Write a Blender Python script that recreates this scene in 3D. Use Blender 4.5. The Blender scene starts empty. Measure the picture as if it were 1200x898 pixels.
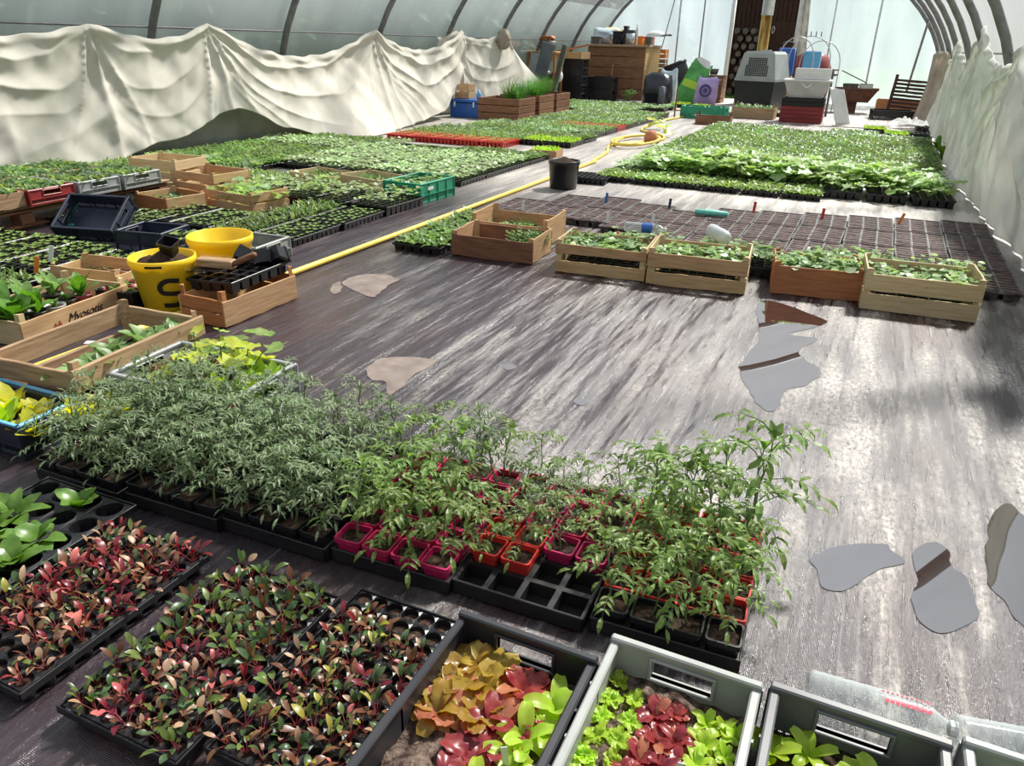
import bpy, math, random
from mathutils import Vector, Matrix, noise
PI = math.pi
rnd = random.Random(11)
SC = bpy.context.scene
COL = SC.collection
R = math.radians

# ------------------------------------------------------------------ camera (a phone held about head height, looking down the tunnel)
EYE = Vector((0, 0, 1.5))
_fy = Vector((447, -389, 876)).normalized()              # tunnel axis seen from the lens (x right, y down, z ahead)
_dn = Vector((-45, 1921, 876)); _dn = (_dn - _fy * _dn.dot(_fy)).normalized()
_up = -_dn
_rt = _fy.cross(_up)
if _rt.x < 0: _rt = -_rt
def at(px, py, z=0.0):
    d = Vector((px - 600, py - 449, 876)); w = Vector((d.dot(_rt), d.dot(_fy), d.dot(_up)))
    return EYE + w * ((z - EYE.z) / w.z)
def aty(px, py, y):
    d = Vector((px - 600, py - 449, 876)); w = Vector((d.dot(_rt), d.dot(_fy), d.dot(_up)))
    return EYE + w * ((y - EYE.y) / w.y)
cam = bpy.data.cameras.new('camera'); cam.sensor_width = 36; cam.lens = 36 * 876 / 1200; cam.clip_end = 300; cam.clip_start = .02
co = bpy.data.objects.new('camera', cam); COL.objects.link(co)
cx = Vector((_rt.x, _fy.x, _up.x)); cd = Vector((_rt.y, _fy.y, _up.y)); cf = Vector((_rt.z, _fy.z, _up.z))
m = Matrix.Identity(4)
for i in range(3):
    m[i][0] = cx[i]; m[i][1] = -cd[i]; m[i][2] = -cf[i]; m[i][3] = EYE[i]
co.matrix_world = m
SC.camera = co

# ------------------------------------------------------------------ materials
def _nt(name):
    mt = bpy.data.materials.new(name); mt.use_nodes = True
    nt = mt.node_tree; nt.nodes.clear()
    out = nt.nodes.new('ShaderNodeOutputMaterial')
    return mt, nt, out
def N(nt, t, **kw):
    n = nt.nodes.new(t)
    for k, v in kw.items():
        if k in n.inputs.keys(): n.inputs[k].default_value = v
        else: setattr(n, k, v)
    return n
def L(nt, a, b): nt.links.new(a, b)
def rgba(c): return (c[0], c[1], c[2], 1)
def math_(nt, op, a, b=None, clamp=False):
    n = nt.nodes.new('ShaderNodeMath'); n.operation = op; n.use_clamp = clamp
    for i, x in enumerate((a, b)):
        if x is None: continue
        if isinstance(x, (int, float)): n.inputs[i].default_value = x
        else: L(nt, x, n.inputs[i])
    return n.outputs[0]
def mix(nt, f, a, b):
    n = nt.nodes.new('ShaderNodeMix'); n.data_type = 'RGBA'
    for s, x in ((n.inputs[0], f), (n.inputs[6], a), (n.inputs[7], b)):
        if isinstance(x, (int, float)): s.default_value = x
        elif isinstance(x, tuple): s.default_value = rgba(x)
        else: L(nt, x, s)
    return n.outputs[2]
def ramp(nt, f, lo, hi):
    n = nt.nodes.new('ShaderNodeMapRange'); n.clamp = True
    L(nt, f, n.inputs[0]); n.inputs[1].default_value = lo; n.inputs[2].default_value = hi
    return n.outputs[0]
def noise_(nt, vec, scale, detail=3, rough=.55):
    n = N(nt, 'ShaderNodeTexNoise', Scale=scale, Detail=detail, Roughness=rough)
    if vec is not None: L(nt, vec, n.inputs['Vector'])
    return n.outputs[0]
def coords(nt, kind='Object', scale=(1, 1, 1), rand=False):
    tc = nt.nodes.new('ShaderNodeTexCoord'); v = tc.outputs[kind]
    mp = nt.nodes.new('ShaderNodeMapping'); mp.inputs['Scale'].default_value = scale
    L(nt, v, mp.inputs['Vector'])
    if rand:
        oi = nt.nodes.new('ShaderNodeObjectInfo')
        cb = nt.nodes.new('ShaderNodeCombineXYZ')
        for i in range(3): L(nt, math_(nt, 'MULTIPLY', oi.outputs['Random'], 17.0 + 9 * i), cb.inputs[i])
        L(nt, cb.outputs[0], mp.inputs['Location'])
    return mp.outputs[0]
def mat(name, c1, c2=None, scale=8, rough=.5, spec=.5, bump=0, bscale=None, stretch=(1, 1, 1), rand=True, metal=0, var=.0, trans=0, wet=None):
    mt, nt, out = _nt(name)
    b = N(nt, 'ShaderNodeBsdfPrincipled', Roughness=rough, Metallic=metal)
    b.inputs['Specular IOR Level'].default_value = spec
    c2 = c2 or c1
    v = coords(nt, 'Object', stretch, rand)
    col = mix(nt, ramp(nt, noise_(nt, v, scale), .35, .65), c1, c2)
    if var:
        oi = nt.nodes.new('ShaderNodeObjectInfo')
        hs = N(nt, 'ShaderNodeHueSaturation')
        L(nt, math_(nt, 'ADD', math_(nt, 'MULTIPLY', oi.outputs['Random'], var), 1 - var / 2), hs.inputs['Value'])
        L(nt, math_(nt, 'ADD', math_(nt, 'MULTIPLY', oi.outputs['Random'], var * .06), .5 - var * .03), hs.inputs['Hue'])
        L(nt, col, hs.inputs['Color']); col = hs.outputs[0]
    L(nt, col, b.inputs['Base Color'])
    if bump:
        bp = N(nt, 'ShaderNodeBump', Strength=bump, Distance=.01)
        L(nt, noise_(nt, v, bscale or scale * 3, 4), bp.inputs['Height']); L(nt, bp.outputs[0], b.inputs['Normal'])
    if trans:
        t = nt.nodes.new('ShaderNodeBsdfTranslucent')
        hs2 = N(nt, 'ShaderNodeHueSaturation', Saturation=1.15, Value=1.5); L(nt, col, hs2.inputs['Color'])
        L(nt, hs2.outputs[0], t.inputs['Color'])
        ms = N(nt, 'ShaderNodeMixShader', Fac=trans); L(nt, b.outputs[0], ms.inputs[1]); L(nt, t.outputs[0], ms.inputs[2])
        L(nt, ms.outputs[0], out.inputs[0])
    else:
        L(nt, b.outputs[0], out.inputs[0])
    return mt
def leafm(name, c1, c2, trans=.4, rough=.42, spec=.5, scale=30):
    return mat(name, c1, c2, scale=scale, rough=rough, spec=spec, var=.35, trans=trans)

M = {}
M['black'] = mat('black_plastic', (.006, .0055, .0075), (.012, .011, .013), 6, .36, .5)
M['blackdust'] = mat('dusty_black_plastic', (.008, .007, .009), (.022, .018, .019), 9, .45, .5)
M['soil'] = mat('potting_soil', (.028, .016, .012), (.075, .047, .036), 60, .95, .15, bump=1, bscale=120)
M['drysoil'] = mat('dry_potting_soil', (.035, .022, .018), (.20, .145, .115), 45, .95, .15, bump=1, bscale=110)
M['wood'] = mat('pale_poplar_wood', (.46, .28, .14), (.60, .40, .22), 5, .6, .3, bump=.15, bscale=30, stretch=(1.2, 14, 14), var=.25, trans=.12)
M['woodgrey'] = mat('weathered_wood', (.30, .185, .10), (.47, .32, .19), 5, .65, .3, bump=.2, bscale=30, stretch=(1.2, 14, 14), var=.2)
M['wooddark'] = mat('brown_wood', (.16, .072, .038), (.27, .13, .07), 5, .65, .3, bump=.2, bscale=30, stretch=(1.2, 14, 14), var=.25)
M['woodred'] = mat('orange_stained_wood', (.36, .14, .055), (.47, .20, .08), 5, .6, .3, bump=.15, bscale=30, stretch=(1.2, 14, 14), var=.15)
M['woodpale'] = mat('cream_wood', (.56, .42, .23), (.68, .54, .33), 5, .6, .3, bump=.15, bscale=30, stretch=(1.2, 14, 14), var=.15, trans=.1)
M['yellow'] = mat('yellow_bucket_plastic', (.80, .59, .02), (.85, .65, .03), 3, .35, .5, trans=.25)
M['grey'] = mat('grey_crate_plastic', (.30, .31, .32), (.40, .41, .41), 5, .45, .5)
M['ltgrey'] = mat('pale_grey_crate_plastic', (.27, .28, .265), (.36, .37, .35), 5, .45, .5, var=.1)
M['shadedgrey'] = mat('shaded_grey_crate_plastic', (.10, .10, .105), (.15, .15, .155), 5, .45, .5)  # grey darkened to hold the shadow on the crate's inner walls
M['dkgrey'] = mat('dark_grey_crate_plastic', (.016, .016, .021), (.030, .029, .035), 5, .4, .5)
M['navy'] = mat('navy_crate_plastic', (.018, .022, .040), (.03, .034, .058), 5, .4, .5)
M['redp'] = mat('red_pot_plastic', (.50, .022, .02), (.60, .035, .025), 5, .35, .5)
M['magenta'] = mat('crimson_pot_plastic', (.42, .012, .075), (.5, .02, .1), 5, .35, .5, var=.15)
M['maroon'] = mat('maroon_crate_plastic', (.20, .022, .025), (.28, .03, .03), 5, .4, .5)
M['greenp'] = mat('green_crate_plastic', (.015, .26, .14), (.02, .32, .18), 5, .4, .5)
M['hose'] = mat('yellow_hose_rubber', (.80, .58, .07), (.88, .68, .14), 20, .45, .5)
M['steel'] = mat('galvanised_steel', (.45, .46, .47), (.6, .6, .6), 8, .35, .5, metal=.9)
M['brass'] = mat('brass_toned_steel', (.55, .36, .10), (.66, .46, .16), 8, .3, .5, metal=.8)
M['iron'] = mat('dark_metal', (.09, .085, .08), (.15, .13, .12), 12, .5, .5, metal=.5)
M['white'] = mat('white_paint', (.68, .68, .66), (.78, .78, .75), 5, .5, .4)
M['blue'] = mat('blue_plastic', (.02, .09, .36), (.03, .13, .45), 4, .4, .5)
M['skyblue'] = mat('sky_blue_plastic', (.10, .36, .62), (.16, .44, .72), 4, .4, .5)
M['turq'] = mat('turquoise_plastic', (.12, .52, .42), (.22, .62, .52), 30, .5, .4)
M['orange'] = mat('orange_plastic', (.75, .19, .03), (.8, .26, .05), 8, .5, .4)
M['ink'] = mat('black_ink', (.012, .01, .01), None, 5, .6, .3)
M['whiteink'] = mat('white_ink', (.75, .74, .7), None, 5, .6, .3)
M['terra'] = mat('terracotta', (.48, .17, .08), (.6, .26, .13), 20, .8, .2)
M['cloth'] = mat('dark_cloth', (.02, .02, .028), (.045, .04, .05), 10, .8, .2)
M['cream'] = mat('cream_fleece', (.66, .63, .57), (.74, .71, .65), 2.5, .85, .15, bump=.1, bscale=14, trans=.35)
M['cream2'] = mat('grey_white_fleece', (.60, .60, .57), (.70, .70, .67), 2.5, .85, .15, bump=.1, bscale=14, trans=.32)
M['greycloth'] = mat('taupe_fleece', (.36, .30, .25), (.46, .40, .33), 4, .85, .15, trans=.2)
M['hoop'] = mat('hoop_steel', (.14, .135, .14), (.21, .20, .20), 8, .5, .5, metal=.2)
M['shed'] = mat('dark_brown_planks', (.05, .022, .016), (.09, .04, .028), 5, .7, .2, stretch=(9, 9, 1))
# leaves
M['tomA'] = leafm('tomato_leaf_grey_green', (.10, .16, .06), (.23, .29, .15), .34, .48)
M['tomB'] = leafm('tomato_leaf_green', (.13, .22, .045), (.24, .34, .09), .42, .45)
M['tomstem'] = leafm('tomato_stem', (.12, .17, .07), (.16, .2, .09), .15)
M['b_red'] = leafm('beet_leaf_red', (.16, .012, .022), (.25, .03, .04), .3, .35)
M['b_pink'] = leafm('beet_leaf_pink', (.55, .12, .12), (.62, .2, .17), .3, .35)
M['b_brown'] = leafm('beet_leaf_bronze', (.14, .055, .03), (.22, .10, .045), .3, .35)
M['b_green'] = leafm('beet_leaf_green', (.11, .17, .035), (.19, .25, .06), .4, .35)
M['b_dgreen'] = leafm('beet_leaf_dark_green', (.05, .10, .035), (.09, .14, .05), .35, .35)
M['b_tan'] = leafm('beet_leaf_tan', (.34, .19, .12), (.44, .28, .18), .3, .4)
M['b_yel'] = leafm('beet_leaf_yellow', (.36, .33, .05), (.46, .42, .10), .4, .35)
M['b_stem'] = leafm('beet_stem', (.28, .04, .06), (.36, .09, .09), .2)
M['spin'] = leafm('spinach_leaf', (.09, .20, .03), (.16, .29, .05), .35, .32)
M['let_g'] = leafm('lettuce_leaf_lime', (.36, .52, .035), (.48, .62, .08), .5, .35)
M['let_r'] = leafm('lettuce_leaf_red', (.23, .018, .03), (.34, .06, .05), .35, .3)
M['let_b'] = leafm('lettuce_leaf_bronze', (.34, .22, .03), (.45, .30, .06), .45, .33)
M['let_p'] = leafm('lettuce_leaf_pink', (.40, .13, .08), (.5, .2, .1), .4, .35)
M['small'] = leafm('seedling_leaf', (.20, .30, .07), (.32, .42, .14), .4, .4)
M['pale'] = leafm('brassica_leaf_pale', (.30, .42, .19), (.50, .60, .34), .4, .4)
M['dense'] = leafm('seedling_leaf_green', (.10, .18, .05), (.23, .32, .115), .45, .42)
M['dense2'] = leafm('seedling_leaf_blue_green', (.10, .18, .07), (.19, .28, .12), .4, .42)
M['lime'] = leafm('cress_leaf_lime', (.30, .45, .05), (.40, .55, .10), .5, .42)
M['squash'] = leafm('squash_leaf', (.24, .38, .09), (.42, .54, .20), .45, .4, scale=18)
M['squashy'] = leafm('squash_leaf_yellow', (.50, .56, .05), (.62, .66, .16), .5, .4, scale=18)
M['round'] = leafm('courgette_leaf_grey_green', (.17, .28, .11), (.34, .45, .24), .35, .4, scale=22)
M['sage'] = leafm('borage_leaf', (.16, .28, .08), (.28, .40, .15), .4, .4)
M['chive'] = leafm('chive_leaf', (.06, .17, .03), (.13, .26, .06), .35, .4)
M['yelleaf'] = leafm('yellowing_leaf', (.52, .50, .03), (.60, .58, .08), .45, .4)

# ------------------------------------------------------------------ mesh helper
class MB:
    def __init__(s): s.v = []; s.f = []; s.m = []; s.mi = 0
    def add(s, vs, fs):
        b = len(s.v); s.v += [tuple(v) for v in vs]; s.f += [tuple(b + i for i in f) for f in fs]; s.m += [s.mi] * len(fs)
        return s
    def box(s, x0, x1, y0, y1, z0, z1, c=0, mx=None):
        cx_, cy_, cz_ = (x0 + x1) / 2, (y0 + y1) / 2, (z0 + z1) / 2
        hx, hy, hz = abs(x1 - x0) / 2, abs(y1 - y0) / 2, abs(z1 - z0) / 2
        if not c:
            vs = [Vector((cx_ + sx * hx, cy_ + sy * hy, cz_ + sz * hz)) for sx in (-1, 1) for sy in (-1, 1) for sz in (-1, 1)]
            fs = [(0, 1, 3, 2), (4, 6, 7, 5), (0, 4, 5, 1), (2, 3, 7, 6), (0, 2, 6, 4), (1, 5, 7, 3)]
        else:
            c = min(c, hx * .9, hy * .9, hz * .9); vs = []; idx = {}
            for sx in (-1, 1):
                for sy in (-1, 1):
                    for sz in (-1, 1):
                        for a in range(3):
                            p = [hx - c, hy - c, hz - c]; p[a] += c
                            idx[sx, sy, sz, a] = len(vs); vs.append(Vector((cx_ + sx * p[0], cy_ + sy * p[1], cz_ + sz * p[2])))
            fs = []
            sg = (-1, 1)
            for a in range(3):
                o = [i for i in range(3) if i != a]
                for sa in sg:
                    q = []
                    for u, w in ((-1, -1), (1, -1), (1, 1), (-1, 1)):
                        k = [0, 0, 0]; k[a] = sa; k[o[0]] = u; k[o[1]] = w; q.append(idx[k[0], k[1], k[2], a])
                    fs.append(tuple(q))
                    for sb in sg:
                        if True:
                            b = o[0]; d = o[1]
                k = None
            for a, b, d in ((0, 1, 2), (0, 2, 1), (1, 2, 0)):
                for sa in sg:
                    for sb in sg:
                        q = []
                        for sd, w in ((-1, a), (1, a), (1, b), (-1, b)):
                            k = [0, 0, 0]; k[a] = sa; k[b] = sb; k[d] = sd; q.append(idx[k[0], k[1], k[2], w])
                        fs.append(tuple(q))
            for sx in sg:
                for sy in sg:
                    for sz in sg: fs.append(tuple(idx[sx, sy, sz, a] for a in range(3)))
        if mx is not None: vs = [mx @ v for v in vs]
        return s.add(vs, fs)
    def prism(s, poly, z0, z1, mx=None):
        n = len(poly); vs = [Vector((x, y, z0)) for x, y in poly] + [Vector((x, y, z1)) for x, y in poly]
        if mx is not None: vs = [mx @ v for v in vs]
        return s.add(vs, [tuple(range(n))[::-1], tuple(range(n, 2 * n))] + [(i, (i + 1) % n, n + (i + 1) % n, n + i) for i in range(n)])
    def tube(s, pts, r, n=6, caps=True):
        pts = [Vector(p) for p in pts]; k = len(pts); rs = r if isinstance(r, (list, tuple)) else [r] * k
        vs = []; ref = None
        for i, p in enumerate(pts):
            t = (pts[min(i + 1, k - 1)] - pts[max(i - 1, 0)])
            t = t.normalized() if t.length > 1e-9 else Vector((0, 0, 1))
            if ref is None: ref = Vector((0, 0, 1)) if abs(t.z) < .9 else Vector((1, 0, 0))
            a = t.cross(ref)
            a = a.normalized() if a.length > 1e-6 else Vector((1, 0, 0))
            b = a.cross(t).normalized(); ref = b
            vs += [p + (a * math.cos(2 * PI * j / n) + b * math.sin(2 * PI * j / n)) * rs[i] for j in range(n)]
        fs = [(i * n + j, i * n + (j + 1) % n, (i + 1) * n + (j + 1) % n, (i + 1) * n + j) for i in range(k - 1) for j in range(n)]
        if caps: fs += [tuple(range(n))[::-1], tuple(range((k - 1) * n, k * n))]
        return s.add(vs, fs)
    def lathe(s, prof, n=24, c=(0, 0, 0), mx=None):
        vs = [Vector((c[0] + r * math.cos(2 * PI * j / n), c[1] + r * math.sin(2 * PI * j / n), c[2] + z)) for r, z in prof for j in range(n)]
        if mx is not None: vs = [mx @ v for v in vs]
        k = len(prof)
        return s.add(vs, [(i * n + j, i * n + (j + 1) % n, (i + 1) * n + (j + 1) % n, (i + 1) * n + j) for i in range(k - 1) for j in range(n)])
    def disc(s, c, r, n=16, mx=None):
        vs = [Vector(c)] + [Vector((c[0] + r * math.cos(2 * PI * j / n), c[1] + r * math.sin(2 * PI * j / n), c[2])) for j in range(n)]
        if mx is not None: vs = [mx @ v for v in vs]
        return s.add(vs, [(0, 1 + j, 1 + (j + 1) % n) for j in range(n)])
    def grid(s, fn, nu, nv):
        vs = [fn(i / nu, j / nv) for i in range(nu + 1) for j in range(nv + 1)]
        return s.add(vs, [(i * (nv + 1) + j, (i + 1) * (nv + 1) + j, (i + 1) * (nv + 1) + j + 1, i * (nv + 1) + j + 1) for i in range(nu) for j in range(nv)])
    def leaf(s, p, az, el, Ln, W, droop=.6, ns=3, fold=.25, prof='ov', ruf=0, roll=0):
        p = Vector(p); e = el; st = Ln / ns; rows = []
        for i in range(ns + 1):
            t = i / ns
            if prof == 'ov': w = W * max(.06, math.sin(PI * (.06 + .90 * t)) ** .8)
            elif prof == 'spat': w = W * (.12 + .05 * t if t < .32 else max(.10, math.sin(PI * min(.97, (t - .26) / .76)) ** .7))
            elif prof == 'obov': w = W * max(.12, math.sin(PI * (.04 + .80 * t ** 1.15)) ** .8)
            else: w = W * (1 - t * .9)
            d = Vector((math.cos(az) * math.cos(e), math.sin(az) * math.cos(e), math.sin(e)))
            sd = Vector((-math.sin(az), math.cos(az), 0)); nn = d.cross(sd)
            if roll: sd = (sd * math.cos(roll) + nn * math.sin(roll)); nn = d.cross(sd)
            nn = -nn if nn.z < 0 else nn
            if ruf:
                a = ruf * w
                e_ = 1.15 * w; rows.append([p - sd * e_ + nn * (fold * w + rnd.uniform(-a, a)), p - sd * w * .78 + nn * (fold * w * .7 + rnd.uniform(-a, a)), p - sd * w * .45 + nn * (fold * w * .4 + rnd.uniform(-a, a) * .4), p, p + sd * w * .45 + nn * (fold * w * .4 + rnd.uniform(-a, a) * .4), p + sd * w * .78 + nn * (fold * w * .7 + rnd.uniform(-a, a)), p + sd * e_ + nn * (fold * w + rnd.uniform(-a, a))])
            else: rows.append([p - sd * w + nn * fold * w, p, p + sd * w + nn * fold * w])
            p = p + d * st; e -= droop / ns
        k = len(rows[0]); vs = [q for r_ in rows for q in r_]
        return s.add(vs, [(i * k + j, (i + 1) * k + j, (i + 1) * k + j + 1, i * k + j + 1) for i in range(ns) for j in range(k - 1)])
    def rleaf(s, p, az, tilt, r, lobes=0, n=9, cup=.15):
        if lobes: n = 15; cup = .22
        # round leaf blade, attached at p, growing towards az, its face tilted up
        p = Vector(p); ax = Vector((math.cos(az) * math.cos(tilt), math.sin(az) * math.cos(tilt), math.sin(tilt))); sd = Vector((-math.sin(az), math.cos(az), 0)); nn = ax.cross(sd)
        c = p + ax * r * .75; vs = [c - nn * cup * r * .6]
        for j in range(n):
            a = 2 * PI * j / n; rr = r * (1 + .16 * math.cos(lobes * a) * (1 if lobes else 0) + rnd.uniform(-.07, .07))
            if abs(a - PI) < .4: rr *= .62
            vs.append(c + ax * math.cos(a) * rr + sd * math.sin(a) * rr + nn * r * rnd.uniform(-cup, cup))
        return s.add(vs, [(0, 1 + j, 1 + (j + 1) % n) for j in range(n)])
    def mesh(s, name, mats, smooth=False):
        me = bpy.data.meshes.new(name); me.from_pydata(s.v, [], s.f)
        for m_ in (mats if isinstance(mats, (list, tuple)) else [mats]): me.materials.append(M[m_] if isinstance(m_, str) else m_)
        if len(me.materials) > 1: me.polygons.foreach_set('material_index', s.m)
        if smooth: me.polygons.foreach_set('use_smooth', [True] * len(s.f))
        me.update(); return me

# ------------------------------------------------------------------ object helpers
def ob(name, me, parent=None, loc=(0, 0, 0), rz=0, rot=None, sc=1):
    o = bpy.data.objects.new(name, me); COL.objects.link(o)
    o.location = loc; o.rotation_euler = rot or (0, 0, rz)
    o.scale = (sc, sc, sc) if isinstance(sc, (int, float)) else sc
    if parent: o.parent = parent
    return o
def tag(o, label, cat, group=None, kind=None):
    o['label'] = label; o['category'] = cat
    if group: o['group'] = group
    if kind: o['kind'] = kind
    return o
def thing(name, label, cat, loc=(0, 0, 0), rz=0, group=None, rot=None):
    return tag(ob(name, None, None, loc, rz, rot), label, cat, group)
def struct(name, me):
    o = ob(name, me); o['kind'] = 'structure'; return o
def stuff(o): o['kind'] = 'stuff'; return o
# ------------------------------------------------------------------ the tunnel: floor, film skin, hoops, end wall, outside
CX, HA, HB, HZ, Y0, Y1 = -3.85, 5.3, 3.9, .4, -5.0, 26.0
def floor_mat():
    mt, nt, out = _nt('woven_ground_cloth')
    b = N(nt, 'ShaderNodeBsdfPrincipled')
    tc = nt.nodes.new('ShaderNodeTexCoord'); sp = nt.nodes.new('ShaderNodeSeparateXYZ'); L(nt, tc.outputs['Object'], sp.inputs[0])
    x, y = sp.outputs[0], sp.outputs[1]
    def mp(sc, loc=(0, 0, 0)):
        q = nt.nodes.new('ShaderNodeMapping'); q.inputs['Scale'].default_value = sc; q.inputs['Location'].default_value = loc
        L(nt, tc.outputs['Object'], q.inputs['Vector']); return q.outputs[0]
    streak = noise_(nt, mp((7.5, .75, 1)), 1.0, 6, .66)
    streak2 = noise_(nt, mp((30, 1.5, 1), (3, 7, 0)), 1.0, 5, .65)
    blot = noise_(nt, mp((1.5, .9, 1), (4.3, 1.2, 0)), 1.25, 5, .6)
    fine = noise_(nt, mp((1, 1, 1)), 75, 3, .7)
    speck = noise_(nt, mp((60, 26, 1)), 1.0, 4, .8)
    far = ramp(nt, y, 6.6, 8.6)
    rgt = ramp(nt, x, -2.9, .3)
    # pale colour for dry dust and painted glare, against dark wet stretches
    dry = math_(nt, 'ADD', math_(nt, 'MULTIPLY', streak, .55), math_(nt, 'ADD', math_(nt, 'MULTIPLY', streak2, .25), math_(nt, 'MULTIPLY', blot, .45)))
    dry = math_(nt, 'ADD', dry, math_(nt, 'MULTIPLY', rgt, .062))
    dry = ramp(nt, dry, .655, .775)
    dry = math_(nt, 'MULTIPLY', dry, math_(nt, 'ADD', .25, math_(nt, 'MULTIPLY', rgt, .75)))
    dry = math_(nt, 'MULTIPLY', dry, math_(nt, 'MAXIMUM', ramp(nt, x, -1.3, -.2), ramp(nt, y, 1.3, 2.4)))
    dust_glare = math_(nt, 'MULTIPLY', dry, ramp(nt, speck, .36, .62))
    dust_glare = math_(nt, 'ADD', dust_glare, math_(nt, 'MULTIPLY', far, math_(nt, 'ADD', .30, math_(nt, 'MULTIPLY', ramp(nt, streak, .3, .7), .5))), True)
    col = mix(nt, dust_glare, (.030, .018, .025), (.56, .50, .45))
    red = ramp(nt, noise_(nt, mp((1.6, .7, 1), (9, 2, 0)), 1.2, 3), .52, .72)
    col = mix(nt, math_(nt, 'MULTIPLY', red, math_(nt, 'MULTIPLY', math_(nt, 'SUBTRACT', 1.0, dust_glare), .6)), col, (.062, .024, .021))
    fr = math_(nt, 'FRACT', math_(nt, 'DIVIDE', math_(nt, 'ADD', x, 100.345 * .277), .277))
    line = math_(nt, 'MULTIPLY', math_(nt, 'LESS_THAN', fr, .012), ramp(nt, streak2, .42, .62))
    fy_ = math_(nt, 'FRACT', math_(nt, 'DIVIDE', y, 1.1)); line2 = math_(nt, 'MULTIPLY', math_(nt, 'LESS_THAN', fy_, .004), ramp(nt, blot, .45, .65))
    col = mix(nt, math_(nt, 'MULTIPLY', math_(nt, 'MAXIMUM', line, line2), .40), col, (.42, .38, .36))
    seam = math_(nt, 'LESS_THAN', math_(nt, 'ABSOLUTE', math_(nt, 'ADD', x, 3.03)), .007)
    col = mix(nt, math_(nt, 'MULTIPLY', seam, .8), col, (.012, .008, .008))
    L(nt, col, b.inputs['Base Color'])
    ro = math_(nt, 'ADD', .20, math_(nt, 'MULTIPLY', ramp(nt, streak2, .3, .7), .18))
    ro = math_(nt, 'ADD', ro, math_(nt, 'MULTIPLY', dust_glare, .32), True)
    L(nt, ro, b.inputs['Roughness'])
    b.inputs['Specular IOR Level'].default_value = .8; b.inputs['IOR'].default_value = 1.55
    wv = N(nt, 'ShaderNodeTexWave', Scale=70.0, Distortion=1.5, Detail=2.0); wv.bands_direction = 'Y'; L(nt, tc.outputs['Object'], wv.inputs['Vector'])
    wv2 = N(nt, 'ShaderNodeTexWave', Scale=90.0, Distortion=1.0, Detail=1.0); wv2.bands_direction = 'X'; L(nt, tc.outputs['Object'], wv2.inputs['Vector'])
    hgt = math_(nt, 'ADD', math_(nt, 'MULTIPLY', math_(nt, 'ADD', wv.outputs[0], wv2.outputs[0]), .15), math_(nt, 'MULTIPLY', fine, .8))
    bp = N(nt, 'ShaderNodeBump', Strength=.7, Distance=.004); L(nt, hgt, bp.inputs['Height'])
    bp2 = N(nt, 'ShaderNodeBump', Strength=.5, Distance=.06); L(nt, noise_(nt, mp((5, .8, 1), (1, 3, 0)), 1.0, 3), bp2.inputs['Height']); L(nt, bp.outputs[0], bp2.inputs['Normal'])
    L(nt, bp2.outputs[0], b.inputs['Normal'])
    L(nt, b.outputs[0], out.inputs[0]); return mt
def film_mat(name, tint, clear, refl=.2, scale=(1, 1, .3)):
    mt, nt, out = _nt(name)
    v = coords(nt, 'Object', scale)
    n1 = noise_(nt, v, 1.3, 5, .6)
    col = mix(nt, ramp(nt, n1, .3, .7), tuple(c * .80 for c in tint), tint)
    tl = nt.nodes.new('ShaderNodeBsdfTranslucent'); L(nt, col, tl.inputs['Color'])
    df = nt.nodes.new('ShaderNodeBsdfDiffuse'); L(nt, col, df.inputs['Color'])
    tp = nt.nodes.new('ShaderNodeBsdfTransparent'); tp.inputs[0].default_value = (.95, .98, 1, 1)
    gl = N(nt, 'ShaderNodeBsdfGlossy', Roughness=.25); gl.inputs[0].default_value = (1, 1, 1, 1)
    a = N(nt, 'ShaderNodeMixShader', Fac=refl / max(.01, 1 - clear)); L(nt, tl.outputs[0], a.inputs[1]); L(nt, df.outputs[0], a.inputs[2])
    c = nt.nodes.new('ShaderNodeMixShader'); L(nt, math_(nt, 'MULTIPLY', math_(nt, 'ADD', .75, math_(nt, 'MULTIPLY', n1, .5)), clear), c.inputs[0]); L(nt, a.outputs[0], c.inputs[1]); L(nt, tp.outputs[0], c.inputs[2])
    d = N(nt, 'ShaderNodeMixShader', Fac=.05); L(nt, c.outputs[0], d.inputs[1]); L(nt, gl.outputs[0], d.inputs[2])
    L(nt, d.outputs[0], out.inputs[0]); return mt
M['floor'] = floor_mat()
M['film'] = film_mat('tunnel_film', (.40, .41, .43), .54, .08)
M['filmleft'] = film_mat('milky_tunnel_film', (.68, .77, .79), .30, .32, (1, 2.6, .35))
M['filmend'] = film_mat('end_wall_film', (.37, .44, .49), .17, .12)

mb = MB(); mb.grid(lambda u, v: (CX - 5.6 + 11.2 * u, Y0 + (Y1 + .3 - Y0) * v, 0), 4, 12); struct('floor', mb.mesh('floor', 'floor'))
def arch(a):  # a: 0 at the foot on the +X side .. 1 at the foot on the -X side
    Ls = .9; tot = Ls * 2 + PI * 4.6; s = a * tot
    if s < Ls: return CX + HA, HZ * s / Ls
    if s > tot - Ls: return CX - HA, HZ * (tot - s) / Ls
    t = (s - Ls) / (tot - 2 * Ls) * PI
    return CX + HA * math.cos(t), HZ + HB * math.sin(t)
def skin(name, a0, a1, n):
    mb = MB()
    def fn(u, v):
        x, z = arch(a0 + (a1 - a0) * u); k = .012 * math.sin(v * 140 + u * 5) * (1 if 0 < u < 1 else .3)
        return (CX + (x - CX) * (1 + k * .2), Y0 + (Y1 - Y0) * v, z * (1 + k * .2))
    mb.grid(fn, n, 120); struct(name, mb.mesh(name, 'filmleft' if name == 'wall_left' else 'film', True))
skin('wall_right', 0, .22, 8); skin('ceiling', .22, .78, 24); skin('wall_left', .78, 1, 8)
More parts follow.
